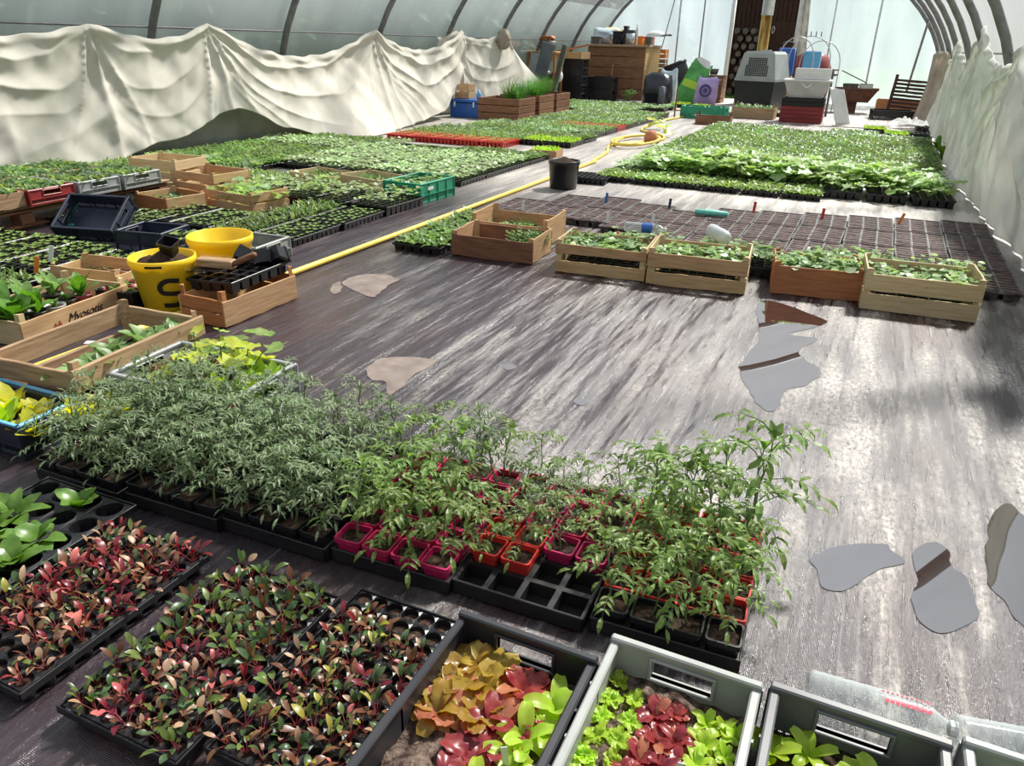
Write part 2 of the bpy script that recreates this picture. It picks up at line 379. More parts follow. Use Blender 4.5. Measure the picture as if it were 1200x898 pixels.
# hoops: one steel tube each, plus a length rail on either side
k = 0
hy = [26.0 - 2.6 * i for i in range(12)]
for yy in hy:
    k += 1; mb = MB(); pts = []
    for i in range(41):
        x, z = arch(i / 40); pts.append((CX + (x - CX) * .985, min(yy, Y1 - .06), max(.0, z * .985)))
    mb.tube(pts, .052, 8); struct('trim_%d' % k, mb.mesh('hoop', 'hoop', True))
for xx, zz, mm in ((CX - 5.02, 1.58, 'hoop'), (CX + 5.02, 1.50, 'hoop')):
    k += 1; mb = MB(); mb.tube([(xx, Y0 + .1, zz), (xx, Y1 - .1, zz)], .013, 6); struct('trim_%d' % k, mb.mesh('rail', mm, True))
# end wall film with the open doorway, near end wall
DL, DR, DT = -4.66, -2.74, 3.2
def endwall(name, y, door, sgn):
    mb = MB()
    def top(x):
        t = (x - CX) / HA; t = max(-1, min(1, t)); return HZ + HB * math.sqrt(max(0, 1 - t * t))
    segs = [(CX - HA, DL, 0), (DL, DR, DT), (DR, CX + HA, 0)] if door else [(CX - HA, CX + HA, 0)]
    for x0, x1, zb in segs:
        def fn(u, v):
            x = x0 + (x1 - x0) * u; zt = top(x); zz = zb + (max(zt, zb) - zb) * v
            return (x, y + .03 * math.sin(x * 7 + zz * .8) * math.sin(PI * v), zz)
        mb.grid(fn, 30, 14)
    struct(name, mb.mesh(name, 'filmend', True))
endwall('wall_back', Y1, True, 1); endwall('wall_front', Y0, False, -1)
def bar(kk, p, q, r, mm='white', n=6):
    mb = MB(); mb.tube([p, q], r, n); struct('trim_%d' % kk, mb.mesh('bar', mm, True))
for p, q, r, mm in (((DL, Y1 - .05, 0), (DL, Y1 - .05, DT), .07, 'white'), ((DR + .02, Y1 - .05, 0), (DR + .02, Y1 - .05, DT), .06, 'white'), ((DL, Y1 - .05, DT), (DR, Y1 - .05, DT), .06, 'white'),
                    ((-5.55, Y1 - .06, 0), (-5.55, Y1 - .06, 3.9), .022, 'hoop'), ((-6.3, Y1 - .06, 0), (-6.3, Y1 - .06, 3.9), .03, 'steel'),
                    ((-1.75, Y1 - .06, 0), (-1.75, Y1 - .06, 3.8), .025, 'steel'), ((-.55, Y1 - .06, .3), (-.55, Y1 - .06, 3.4), .03, 'steel'),
                    (tuple(aty(1062, 108, 25.9)), tuple(aty(1089, 22, 25.9)), .035, 'hoop')):
    k += 1; bar(k, p, q, r, mm)
# loosely gathered film hanging at the door edge
k += 1; mb = MB()
mb.grid(lambda u, v: (DR + .05 + .42 * u * (1 - .55 * v) + .02 * math.sin(u * 9), Y1 - .16 + .05 * math.sin(u * 22 + v * 2), .25 + v * 2.9), 24, 10)
M['doorfilm'] = mat('gathered_film', (.42, .40, .36), (.62, .60, .55), 5, .5, .4, trans=.2)
struct('trim_%d' % k, mb.mesh('gathered_film', 'doorfilm', True))
# a cable crossing the end wall
k += 1; bar(k, tuple(aty(775, 58, 25.85)), tuple(aty(794, -12, 25.85)), .014, 'iron')

# outside: lawn, dark shed behind the door, trees and hedge
M['lawn'] = mat('lawn', (.10, .17, .03), (.20, .28, .06), 3, .9, .1)
M['tree'] = mat('tree_leaves', (.02, .05, .012), (.06, .11, .03), 1.2, .8, .2, var=.2)
M['log'] = mat('firewood_bark', (.05, .04, .035), (.11, .09, .075), 9, .9, .1)
M['logend'] = mat('firewood_end', (.14, .11, .085), (.22, .18, .14), 9, .9, .1)
mb = MB(); mb.grid(lambda u, v: (-60 + 120 * u, -40 + 120 * v, -.03), 4, 4); struct('lawn', mb.mesh('lawn', 'lawn'))
mb = MB(); mb.box(-6.2, -1.6, 29.6, 32.5, -.02, 3.6, .02)
for i in range(31): mb.box(-6.2 + .15 * i, -6.2 + .15 * i + .12, 29.57, 29.61, 0, 3.6)
sh = tag(ob('shed', mb.mesh('shed_wall', 'shed')), 'dark brown timber shed seen through the open doorway', 'shed')
mb = MB(); mb.box(-6.5, -1.3, 29.2, 32.9, 3.6, 3.75, .02); ob('roof', mb.mesh('shed_roof', 'iron'), sh)
mb = MB(); mb.box(-4.05, -3.0, 29.53, 29.57, .02, 2.35, .01); ob('door', mb.mesh('shed_door', 'shed'), sh)
logs = []
for row in range(9):
    for c in range(3):
        logs.append((-4.85 + .265 * c + (.13 if row % 2 else 0) + rnd.uniform(-.02, .02), .30 + .235 * row))
lm = []
for q in range(4):
    mb = MB(); mb.lathe([(.001, -.35), (.115, -.35), (.125, -.2), (.12, .2), (.11, .35), (.001, .35)], 9, mx=Matrix.Rotation(PI / 2, 4, 'X')); mb.m = [1 if i < 9 or i >= 36 else 0 for i in range(len(mb.f))]
    mb.v = [(x * rnd.uniform(.9, 1.05), y, z * rnd.uniform(.9, 1.05)) for x, y, z in mb.v]
    lm.append(mb.mesh('firewood_log', ['log', 'logend']))
for i, (x, z) in enumerate(logs):
    tag(ob('firewood_log', lm[i % 4], None, (x, 28.5 + rnd.uniform(-.06, .06), z - .17), 0, (0, rnd.uniform(0, 6), 0), .86), 'split firewood log in the stack outside the doorway', 'log', 'firewood logs stacked outside the doorway')
def tree(x, y, s, seed):
    rr = random.Random(seed); mb = MB()
    for q in range(260):
        a, b = rr.uniform(0, 2 * PI), rr.uniform(-.5, PI / 2); rad = s * rr.uniform(.75, 1.05)
        p = Vector((math.cos(a) * math.cos(b) * rad, math.sin(a) * math.cos(b) * rad, s * 1.35 + math.sin(b) * rad * 1.1))
        for w in range(3): mb.leaf(p + Vector((rr.uniform(-.2, .2) * s, rr.uniform(-.2, .2) * s, rr.uniform(-.2, .2) * s)), rr.uniform(0, 6.3), rr.uniform(-.5, .9), s * .34, s * .13, .5, 2)
    root = tag(ob('tree', None, None, (x, y, -.03)), '', 'tree', 'leafy trees outside the tunnel film')
    ob('crown', mb.mesh('tree_crown', 'tree'), root)
    t = MB(); t.tube([(0, 0, 0), (0, 0, s * 1.3)], [s * .12, s * .07], 8); ob('trunk', t.mesh('tree_trunk', 'log'), root)
    root['label'] = 'leafy tree standing outside behind the clouded tunnel film'
tree(-7.4, 28.4, .95, 3)
hedge = MB(); rr = random.Random(4)  # hedge added to darken what shows through the side film
def hedge_fn(u, v):
    y = -12 + 56 * u; n_ = noise.noise((y * .5, v * 3, 1)) * .5 + noise.noise((y * 1.9, v * 7, 2)) * .22
    return (-11.0 + n_ - (.9 * v if v > .8 else 0) + .3 * math.sin(PI * v), y, -.02 + 4.6 * v * (1 + .10 * noise.noise((y * .35, 3, 3))))
hedge.grid(hedge_fn, 240, 26)
for i in range(2600):
    u, v = rr.random(), rr.random(); p = hedge_fn(u, v); hedge.leaf(Vector(p), rr.uniform(-1.2, 1.2), rr.uniform(-.3, 1), .5, .16, .7, 2)
hm = hedge.mesh('hedge', 'tree'); tag(ob('hedge', hm), 'tall dark hedge added outside along the tunnel to darken the film', 'hedge')
# ------------------------------------------------------------------ light: hazy sun ahead to one side, bright sky
sun = bpy.data.lights.new('sun', 'SUN'); sun.energy = 19.0; sun.angle = R(7); sun.color = (1, .95, .86)
so = bpy.data.objects.new('sun', sun); COL.objects.link(so)
az, el = R(20), R(50)
sd = Vector((math.sin(az) * math.cos(el), math.cos(az) * math.cos(el), math.sin(el)))
so.rotation_euler = sd.to_track_quat('Z', 'Y').to_euler(); so.location = (10, 20, 20)
w = bpy.data.worlds.new('sky'); SC.world = w; w.use_nodes = True; nt = w.node_tree; nt.nodes.clear()
wo = nt.nodes.new('ShaderNodeOutputWorld'); bg = N(nt, 'ShaderNodeBackground', Strength=.80)
tc = nt.nodes.new('ShaderNodeTexCoord'); sp = nt.nodes.new('ShaderNodeSeparateXYZ'); L(nt, tc.outputs['Generated'], sp.inputs[0])
L(nt, mix(nt, ramp(nt, sp.outputs[2], -.02, .6), (.95, .95, .88), (.52, .70, .95)), bg.inputs[0]); L(nt, bg.outputs[0], wo.inputs[0])
SC.view_settings.view_transform = 'Standard'; SC.view_settings.look = 'None'; SC.view_settings.gamma = 1; SC.view_settings.use_curve_mapping = False
SC.view_settings.exposure = -.38
SC.cycles.max_bounces = 8; SC.cycles.diffuse_bounces = 4; SC.cycles.glossy_bounces = 3; SC.cycles.transmission_bounces = 6; SC.cycles.transparent_max_bounces = 12
SC.cycles.sample_clamp_indirect = 6; SC.cycles.caustics_reflective = False; SC.cycles.caustics_refractive = False
# ------------------------------------------------------------------ trays, pots, crates
def circle_cell(mb, x, y, w, l, r, z, dep, n=12):
    # square plate cell with a round hole and a tapering cup below it
    sq = []
    for j in range(n):
        a = 2 * PI * (j + .5) / n; c, s_ = math.cos(a), math.sin(a); k = max(abs(c), abs(s_)); sq.append((x + c / k * w / 2, y + s_ / k * l / 2, z))
    hole = [(x + math.cos(2 * PI * (j + .5) / n) * r, y + math.sin(2 * PI * (j + .5) / n) * r, z - .001) for j in range(n)]
    lip = [(x + math.cos(2 * PI * (j + .5) / n) * r * 1.06, y + math.sin(2 * PI * (j + .5) / n) * r * 1.06, z + .003) for j in range(n)]
    bot = [(x + math.cos(2 * PI * (j + .5) / n) * r * .72, y + math.sin(2 * PI * (j + .5) / n) * r * .72, z - dep) for j in range(n)]
    vs = sq + lip + hole + bot
    fs = [(k * n + j, k * n + (j + 1) % n, (k + 1) * n + (j + 1) % n, (k + 1) * n + j) for k in range(3) for j in range(n)] + [tuple(range(3 * n, 4 * n))]
    mb.add(vs, fs)
def tray_rim(mb, w, l, z, lip=.012, t=.006):
    mb.box(-w / 2, w / 2, -l / 2, -l / 2 + t, z - lip * 1.6, z + .004, .002); mb.box(-w / 2, w / 2, l / 2 - t, l / 2, z - lip * 1.6, z + .004, .002)
    mb.box(-w / 2, -w / 2 + t, -l / 2, l / 2, z - lip * 1.6, z + .004, .002); mb.box(w / 2 - t, w / 2, -l / 2, l / 2, z - lip * 1.6, z + .004, .002)
def round_tray(w, l, nx, ny, r, h=.055, fill=.018, name='plug_tray', mt='black', skip=None):
    mb = MB(); so_ = MB(); cw, cl = (w - .02) / nx, (l - .02) / ny; cells = []
    for i in range(nx):
        for j in range(ny):
            x, y = -w / 2 + .01 + cw * (i + .5), -l / 2 + .01 + cl * (j + .5)
            circle_cell(mb, x, y, cw, cl, r, h, h - .004); cells.append((x, y))
            if fill is not None and not (skip and skip(i, j)): so_.disc((x, y, h - fill + rnd.uniform(-.006, .004)), r * .95, 9)
    tray_rim(mb, w, l, h)
    return mb.mesh(name, mt), (so_.mesh('soil', 'soil') if so_.v else None), cells
def square_tray(w, l, nx, ny, h=.06, fill=.012, gap=.008, name='cell_tray', mt='black', outer=True, ht=.0):
    mb = MB(); so_ = MB(); cw, cl = (w - .01) / nx, (l - .01) / ny; cells = []
    for i in range(nx):
        for j in range(ny):
            x, y = -w / 2 + .005 + cw * (i + .5), -l / 2 + .005 + cl * (j + .5); a, b = cw / 2, cl / 2; g = gap / 2; tp = .80
            o = [(x - a, y - b, h), (x + a, y - b, h), (x + a, y + b, h), (x - a, y + b, h)]
            q = [(x - a + g, y - b + g, h), (x + a - g, y - b + g, h), (x + a - g, y + b - g, h), (x - a + g, y + b - g, h)]
            d = [(x + (px - x) * tp, y + (py - y) * tp, .002) for px, py, _ in q]
            mb.add(o + q + d, [(k, (k + 1) % 4, 4 + (k + 1) % 4, 4 + k) for k in range(4)] + [(4 + k, 4 + (k + 1) % 4, 8 + (k + 1) % 4, 8 + k) for k in range(4)] + [(8, 9, 10, 11)])
            cells.append((x, y)); f = h - fill
            k_ = tp + (1 - tp) * f / h
            if fill is not None: so_.add([(x + (px - x) * k_, y + (py - y) * k_, f + rnd.uniform(-.003, .003)) for px, py, _ in q], [(0, 1, 2, 3)])
    tray_rim(mb, w, l, h, .008)
    return mb.mesh(name, mt), (so_.mesh('soil', 'soil') if so_.v else None), cells

def plank(Lg, W, T, name='plank', mt='wood', wob=.004):
    # a sawn board lying along local X, slightly uneven, with chamfered edges
    mb = MB(); n = 6; c = min(T, W) * .18; vs = []
    for i in range(n + 1):
        x = -Lg / 2 + Lg * i / n; o = rnd.uniform(-wob, wob); o2 = rnd.uniform(-wob, wob) * .6
        vs += [(x, -T / 2 + c, -W / 2 + o), (x, T / 2 - c, -W / 2 + o), (x, T / 2, -W / 2 + c + o), (x, T / 2, W / 2 - c + o2), (x, T / 2 - c, W / 2 + o2), (x, -T / 2 + c, W / 2 + o2), (x, -T / 2, W / 2 - c + o2), (x, -T / 2, -W / 2 + c + o)]
    fs = [(i * 8 + j, i * 8 + (j + 1) % 8, (i + 1) * 8 + (j + 1) % 8, (i + 1) * 8 + j) for i in range(n) for j in range(8)] + [tuple(range(8))[::-1], tuple(range(n * 8, n * 8 + 8))]
    mb.add(vs, fs); return mb.mesh(name, mt)
def wood_crate(label, loc, rz, lx, ly, h, mt='wood', side=((.0, .45), (.55, 1.0)), end=((0, .5), (.56, 1.1)), post=1.12, cat='crate', group=None, floor=True, cats=None, t=.011, endmt=None):
    # lx: the long side along local X; boards as (from, to) shares of the height
    root = thing('wooden_crate', label, cat, loc, rz, group)
    endmt = endmt or mt
    for s_ in (-1, 1):
        for a, b in side:
            ob('side_plank', plank(lx, (b - a) * h, t, 'side_plank', mt), root, (0, s_ * (ly / 2 - t / 2), (a + b) / 2 * h + .004))
        for a, b in end:
            ob('end_plank', plank(ly - 2 * t, (b - a) * h, t, 'end_plank', endmt), root, (s_ * (lx / 2 - t / 2 - .001), 0, (a + b) / 2 * h + .004), PI / 2)
    pm = MB(); pw = .032
    pm.prism([(-pw / 2, -pw / 2), (pw / 2, -pw / 2), (-pw / 2, pw / 2)], 0, post * h + .006)
    pme = pm.mesh('corner_post', endmt)
    for sx, sy, r_ in ((-1, -1, 0), (1, -1, PI / 2), (1, 1, PI), (-1, 1, -PI / 2)):
        ob('corner_post', pme, root, (sx * (lx / 2 - t - pw / 2), sy * (ly / 2 - t - pw / 2), .002), r_)
    if floor:
        fm = plank(lx - 2 * t, ly / 3 - .02, .006, 'floor_slat', mt, .001)
        for q in range(3): ob('floor_slat', fm, root, (0, -ly / 3 + q * ly / 3, .012), 0, (PI / 2, 0, 0))
    return root
def plastic_crate(label, loc, rz, lx, ly, h, mt='grey', group=None, solid=True, cat='crate', handle=True, slots=True, rot=None, lowlong=0, bottom=True, ribs=True, dep=.0):
    # local X is the long side, its short ends carry the hand holes; comb-like slots along the lower walls
    root = thing('plastic_crate', label, cat, loc, rz, group, rot)
    t = .012
    def wall(nm, Lw, hh, hand):
        mb = MB(); z0 = .02; zt = hh - .03; zs = hh * .40
        mb.box(-Lw / 2, Lw / 2, -t / 2, t / 2, 0, z0, .003)                                   # foot band
        mb.box(-Lw / 2, Lw / 2, -t * .9, t * .9, hh - .016, hh, .004)                           # rolled rim
        hw = min(.075, Lw * .2) if hand else 0
        zh0, zh1 = hh * .58, hh * .84
        if hand:
            mb.box(-Lw / 2, -hw, -t / 2, t / 2, zs, hh - .012); mb.box(hw, Lw / 2, -t / 2, t / 2, zs, hh - .012)
            mb.box(-hw, hw, -t / 2, t / 2, zs, zh0); mb.box(-hw, hw, -t / 2, t / 2, zh1, hh - .012)
            for a, b, c_, d in ((-hw - .008, hw + .008, zh0 - .008, zh0), (-hw - .008, hw + .008, zh1, zh1 + .008), (-hw - .008, -hw, zh0, zh1), (hw, hw + .008, zh0, zh1)): mb.box(a, b, -t * 1.1, t * 1.1, c_, d, .002)
        else: mb.box(-Lw / 2, Lw / 2, -t / 2, t / 2, zs, hh - .012)
        if slots:
            n = int(Lw / .016)
            for i in range(n + 1):
                x = -Lw / 2 + Lw * i / n; big = i % 8 == 0; bw = .006 if big else .0032
                mb.box(max(-Lw / 2, x - bw), min(Lw / 2, x + bw), -t / 2, t / 2, z0, zs)
        else: mb.box(-Lw / 2, Lw / 2, -t / 2, t / 2, z0, zs)
        if ribs:
            n = max(2, int(Lw / .14))
            for i in range(n + 1):
                x = -Lw / 2 + Lw * i / n
                if hand and abs(x) < hw: continue
                x = max(-Lw / 2 + .006, min(Lw / 2 - .006, x))
                mb.box(x - .004, x + .004, -t * 1.25, t * .5, 0, hh - .008)
            mb.box(-Lw / 2, Lw / 2, -t * 1.15, t * .5, zs - .004, zs + .004)
        return mb.mesh(nm, mt)
    lw = wall('long_wall', lx, h - lowlong, False); sw = wall('end_wall', ly, h, handle)
    ob('side_wall', lw, root, (0, -ly / 2 + t, 0), 0); ob('side_wall', lw, root, (0, ly / 2 - t, 0), PI)
    ob('end_wall', sw, root, (-lx / 2 + t, 0, 0), -PI / 2); ob('end_wall', sw, root, (lx / 2 - t, 0, 0), PI / 2)
    mb = MB()
    for sx in (-1, 1):
        for sy in (-1, 1): mb.box(sx * lx / 2 - .0 * sx, sx * (lx / 2 - .022), sy * ly / 2, sy * (ly / 2 - .022), 0, h - (lowlong * .5 if lowlong else 0), .006)
    ob('corner_post', mb.mesh('corner_posts', mt), root)
    if bottom:
        mb = MB(); mb.box(-lx / 2 + .015, lx / 2 - .015, -ly / 2 + .015, ly / 2 - .015, .004, .012); ob('base', mb.mesh('crate_base', mt), root)
    return root
def soil_bed(lx, ly, z, amp=.012, mt='soil', n=14, seed=0):
    mb = MB()
    mb.grid(lambda u, v: (-lx / 2 + lx * u, -ly / 2 + ly * v, z + amp * noise.noise((u * 6 + seed, v * 6, seed * 3.1)) * 2), n, n)
    return mb.mesh('soil', mt, True)
def pot_mesh(w, h, mt, rim=.006):
    # square nursery pot, open, with a folded rim
    mb = MB(); a = w / 2; b = a * .74; rr = a * .22
    def ring(hw, z, cr):
        o = []
        for sx, sy in ((1, -1), (1, 1), (-1, 1), (-1, -1)):
            p = (hw - cr)
            c0 = {(1, -1): -PI / 2, (1, 1): 0, (-1, 1): PI / 2, (-1, -1): PI}[(sx, sy)]
            for q in range(3): o.append((sx * p + cr * math.cos(c0 + q * PI / 4), sy * p + cr * math.sin(c0 + q * PI / 4), z))
        return o
    rg = [ring(b, 0, rr * .6), ring(a - rim, h - .016, rr), ring(a, h - .016, rr), ring(a, h, rr), ring(a - rim * .9, h, rr), ring(a - rim * 1.1, h - .016, rr), ring(b * .96, .004, rr * .6)]
    n = 12; vs = [p for r_ in rg for p in r_]
    mb.add(vs, [(k * n + j, k * n + (j + 1) % n, (k + 1) * n + (j + 1) % n, (k + 1) * n + j) for k in range(len(rg) - 1) for j in range(n)] + [tuple(range(n))[::-1]])
    return mb.mesh('square_pot', mt)
def pot_soil(w, z):
    mb = MB(); a = w / 2 * .86; mb.grid(lambda u, v: (-a + 2 * a * u, -a + 2 * a * v, z + rnd.uniform(-.003, .003)), 5, 5); return mb.mesh('soil', 'soil', True)

# ------------------------------------------------------------------ plants (one mesh each: a plant is one body of stem and leaves)
GA = 2.399
def tomato(h, fine, seed):
    rnd.seed(seed); mb = MB(); mb.mi = 1
    bx, by = rnd.uniform(-.03, .03), rnd.uniform(-.03, .03)
    sp_ = lambda t: Vector((bx * t * t + .004 * math.sin(t * 9), by * t * t, h * t))
    mb.tube([sp_(i / 6) for i in range(7)], [.0036 - .0022 * i / 6 for i in range(7)], 5)
    nl = 12 if fine else 8; a0 = rnd.uniform(0, 6)
    for i in range(nl):
        t = .22 + .78 * i / (nl - 1); base = sp_(t); az_ = a0 + GA * i + rnd.uniform(-.3, .3); e = .5 + .6 * t; Lr = (.105 if fine else .11) * (1.1 - .55 * abs(t - .55)) * rnd.uniform(.75, 1.2)
        pts = [base]; p = base.copy(); ns = 5
        for q in range(ns):
            d = Vector((math.cos(az_) * math.cos(e), math.sin(az_) * math.cos(e), math.sin(e))); p = p + d * Lr / ns; pts.append(p.copy()); e -= .34
        mb.mi = 1; mb.tube(pts, [.0016, .0014, .0012, .001, .0009, .0007], 3, False)
        mb.mi = 0
        for q in (2, 3, 4):
            for s_ in (-1, 1):
                k = rnd.uniform(.75, 1.15) * (1.05 if q == 3 else .85)
                if fine: 
                    mb.leaf(pts[q], az_ + s_ * rnd.uniform(.6, 1.0), rnd.uniform(-.4, .5), .036 * k, .0042 * k, 1.2, 2, .35)
                    mb.leaf(pts[q], az_ + s_ * rnd.uniform(1.1, 1.6), rnd.uniform(-.4, .6), .024 * k, .0034 * k, .9, 2, .35)
                else:
                    mb.leaf(pts[q], az_ + s_ * rnd.uniform(.7, 1.1), rnd.uniform(-.3, .35), .038 * k, .0056 * k, 1.2, 3, .3)
                    mb.leaf(pts[q], az_ + s_ * rnd.uniform(1.2, 1.6), rnd.uniform(-.3, .3), .018 * k, .0036 * k, .8, 2, .3)
        mb.leaf(pts[5], az_, -.2, .036 if fine else .044, .0045 if fine else .0075, 1.1, 3, .3)
    for q in range(3):
        mb.mi = 0; mb.leaf(sp_(1), rnd.uniform(0, 6), 1.0, .04, .007 if fine else .011, .7, 2, .3)
    return mb.mesh('tomato_plant', ['tomA' if fine else 'tomB', 'tomstem'])
def beet(pal, n, h, seed, spread=1.0):
    rnd.seed(seed); mb = MB(); a0 = rnd.uniform(0, 6)
    for i in range(n):
        mb.mi = rnd.randrange(len(pal) - 1); az_ = a0 + GA * i; e = rnd.uniform(.7, 1.4) / spread
        Ls = h * rnd.uniform(.4, .7); p = Vector((0, 0, 0)); d = Vector((math.cos(az_) * math.cos(e), math.sin(az_) * math.cos(e), math.sin(e))); q = p + d * Ls
        k = mb.mi; mb.mi = len(pal) - 1; mb.tube([p, q], [.0016, .0011], 3, False); mb.mi = k
        mb.leaf(q - d * .003, az_, e - .1, h * rnd.uniform(.38, .68), h * rnd.uniform(.09, .14), rnd.uniform(.4, 1.6), 4, rnd.uniform(.1, .35), 'ov', 0, rnd.uniform(-.5, .5))
    return mb.mesh('beet_seedling', pal, True)
def lettuce(m1, m2, n, Ln, W, seed, ruf=.12, e0=.95, loose=1):
    rnd.seed(seed); mb = MB(); a0 = rnd.uniform(0, 6)
    for i in range(n):
        t = i / n; mb.mi = 1 if rnd.random() < .15 else 0
        mb.leaf((0, 0, .004 * i / n), a0 + GA * i, e0 - .55 * (1 - t) + rnd.uniform(-.15, .15), Ln * (.55 + .5 * rnd.random()), W * rnd.uniform(.75, 1.15), rnd.uniform(.4, 1.5), 8, .30, 'obov', ruf, rnd.uniform(-.3, .3))
    return mb.mesh('lettuce_plant', [m1, m2], True)
def rosette(m1, n, Ln, W, seed, e0=.8, dr=.9, prof='ov', stem=.0):
    rnd.seed(seed); mb = MB(); a0 = rnd.uniform(0, 6)
    for i in range(n):
        mb.leaf((0, 0, stem * i / n), a0 + GA * i, e0 + rnd.uniform(-.4, .4), Ln * rnd.uniform(.7, 1.15), W * rnd.uniform(.8, 1.2), dr * rnd.uniform(.5, 1.3), 4, .2, prof, .08, rnd.uniform(-.3, .3))
    return mb.mesh('leafy_plant', [m1, 'tomstem'], True)
def roundy(m1, n, h, r, seed, lobes=0, m2=None, spread=.6):
    # squash and courgette seedlings: round blades on stalks
    rnd.seed(seed); mb = MB(); a0 = rnd.uniform(0, 6)
    for i in range(n):
        az_ = a0 + GA * i; e = rnd.uniform(.8, 1.35); ln = h * rnd.uniform(.6, 1.1); d = Vector((math.cos(az_) * math.cos(e) * spread * 1.6, math.sin(az_) * math.cos(e) * spread * 1.6, math.sin(e)))
        q = d * ln; mb.mi = 1; mb.tube([(0, 0, 0), d * ln * .5 + Vector((0, 0, ln * .06)), q], [.0028, .0022, .0016], 4, False)
        mb.mi = 2 if m2 and rnd.random() < .3 else 0
        mb.rleaf(q, az_ + rnd.uniform(-.5, .5), rnd.uniform(-.8, .35), r * rnd.uniform(.55, 1.15), lobes)
    return mb.mesh('squash_plant', [m1, 'tomstem', m2 or m1], True)
def carpet(w, l, nx, ny, kind, m1, seed, skip=.05, h=.05, z=.05, m2=None):
    # the seedlings of one whole tray
    rnd.seed(seed); mb = MB()
    for i in range(nx):
        for j in range(ny):
            if rnd.random() < skip: continue
            x, y = -w / 2 + w * (i + .5) / nx + rnd.uniform(-.012, .012), -l / 2 + l * (j + .5) / ny + rnd.uniform(-.012, .012); k = rnd.uniform(.7, 1.2); a = rnd.uniform(0, 6)
            mb.mi = 1 if m2 and rnd.random() < .3 else 0
            if kind == 'tiny':
                for q in range(4): mb.leaf((x, y, z + h * .4 * k), a + q * PI / 2, .5, .028 * k, .010 * k, .6, 2, .2)
                mb.leaf((x, y, z), a, 1.5, h * .5 * k, .0025, .1, 1)
            elif kind == 'fine':
                for q in range(5): mb.leaf((x + rnd.uniform(-.012, .012), y + rnd.uniform(-.012, .012), z + h * .3 * rnd.random()), a + q * GA, rnd.uniform(.4, 1.4), h * .9 * k, .009 * k, 1.0, 2, .25)
            elif kind == 'round':
                for q in range(3):
                    aa = a + q * GA; mb.rleaf((x + math.cos(aa) * .012, y + math.sin(aa) * .012, z + h * k * rnd.uniform(.6, 1.0)), aa, rnd.uniform(-.2, .7), .024 * k, 0, 6)
                mb.leaf((x, y, z), a, 1.5, h * .8 * k, .003, .1, 1)
            elif kind == 'broad':
                for q in range(5): mb.leaf((x, y, z + h * .2), a + q * GA, rnd.uniform(.1, 1.1), h * 1.0 * k, .020 * k, 1.0, 2, .15)
            elif kind == 'cress':
                for q in range(4): mb.leaf((x + rnd.uniform(-.02, .02), y + rnd.uniform(-.02, .02), z), a + q, rnd.uniform(1.0, 1.5), h * k, .008 * k, .9, 2, .1, 'spat')
    return mb.mesh('seedlings', [m1, m2] if m2 else [m1])
# ================================================================== LAYOUT
def put_plants(name, meshes, pts, label, cat, group, sc=(.85, 1.15), tilt=.12):
    for (x, y, z) in pts:
        tag(ob(name, rnd.choice(meshes), None, (x, y, z), 0, (rnd.uniform(-tilt, tilt), rnd.uniform(-tilt, tilt), rnd.uniform(0, 6.28)), rnd.uniform(*sc)), label, cat, group)
def w2(root, x, y, z=0):
    a = root.rotation_euler[2]; c, s_ = math.cos(a), math.sin(a)
    return (root.location.x + c * x - s_ * y, root.location.y + s_ * x + c * y, root.location.z + z)

# ---- near field: three plug trays of beet seedlings
rnd.seed(3)
BW, BL, BH = .375, .60, .055
beetmesh, beetsoil, beetcells = round_tray(BW, BL, 7, 11, .0225, BH, .012)
R_, P_, BR_, G_, DG_, T_, Y_, S_ = 'b_red', 'b_pink', 'b_brown', 'b_green', 'b_dgreen', 'b_tan', 'b_yel', 'b_stem'
pal_red = [beet(p, n, h, 100 + i) for i, (p, n, h) in enumerate((([R_, BR_, T_, S_], 7, .062), ([R_, R_, BR_, S_], 7, .070), ([BR_, T_, DG_, S_], 7, .064), ([R_, P_, BR_, S_], 6, .070), ([T_, BR_, G_, S_], 6, .064)))]
pal_grn = [beet(p, n, h, 120 + i) for i, (p, n, h) in enumerate((([G_, DG_, G_, S_], 7, .070), ([G_, BR_, DG_, S_], 7, .070), ([G_, T_, DG_, S_], 6, .066), ([G_, R_, G_, S_], 6, .070)))]
pal_mix = [beet(p, n, h, 140 + i) for i, (p, n, h) in enumerate((([DG_, BR_, R_, S_], 7, .064), ([G_, DG_, BR_, DG_, Y_, S_], 7, .064), ([R_, BR_, T_, S_], 6, .064), ([BR_, DG_, T_, S_], 6, .060), ([DG_, P_, BR_, G_, S_], 6, .064)))]
def beet_tray(x, y, rz, label, plab, grp, chooser, thin):
    t = tag(ob('plug_tray', beetmesh, None, (x, y, 0), rz), label, 'tray')
    ob('potting_soil', beetsoil, t)
    for (cx_, cy_) in beetcells:
        q = w2(t, cx_, cy_, BH - .010); u, v = cx_ / BW + .5, cy_ / BL + .5
        if rnd.random() < thin(u, v): continue
        tag(ob('beet_seedling', rnd.choice(chooser(u, v)), None, q, 0, (rnd.uniform(-.25, .25), rnd.uniform(-.25, .25), rnd.uniform(0, 6.28)), rnd.uniform(.72, 1.2)), plab, 'seedling', grp)
    return t
beet_tray(-1.78, 1.005, 0, 'black plug tray of red beet seedlings beside the big-holed tray', 'small red-leaved beet seedling in the tray beside the big-holed tray', 'beet seedlings in the tray beside the big-holed tray',
          lambda u, v: pal_red if v > .35 or rnd.random() < .5 else pal_red[2:] + pal_mix[:2], lambda u, v: .75 if v < .17 and u < .8 else .03)
beet_tray(-1.305, 1.025, .02, 'black plug tray of greenish beet seedlings, the middle one of the beet trays', 'green and bronze beet seedling in the middle beet tray', 'beet seedlings in the middle beet tray',
          lambda u, v: pal_grn if v > .45 or u < .35 else pal_red + pal_grn[:1], lambda u, v: .04)
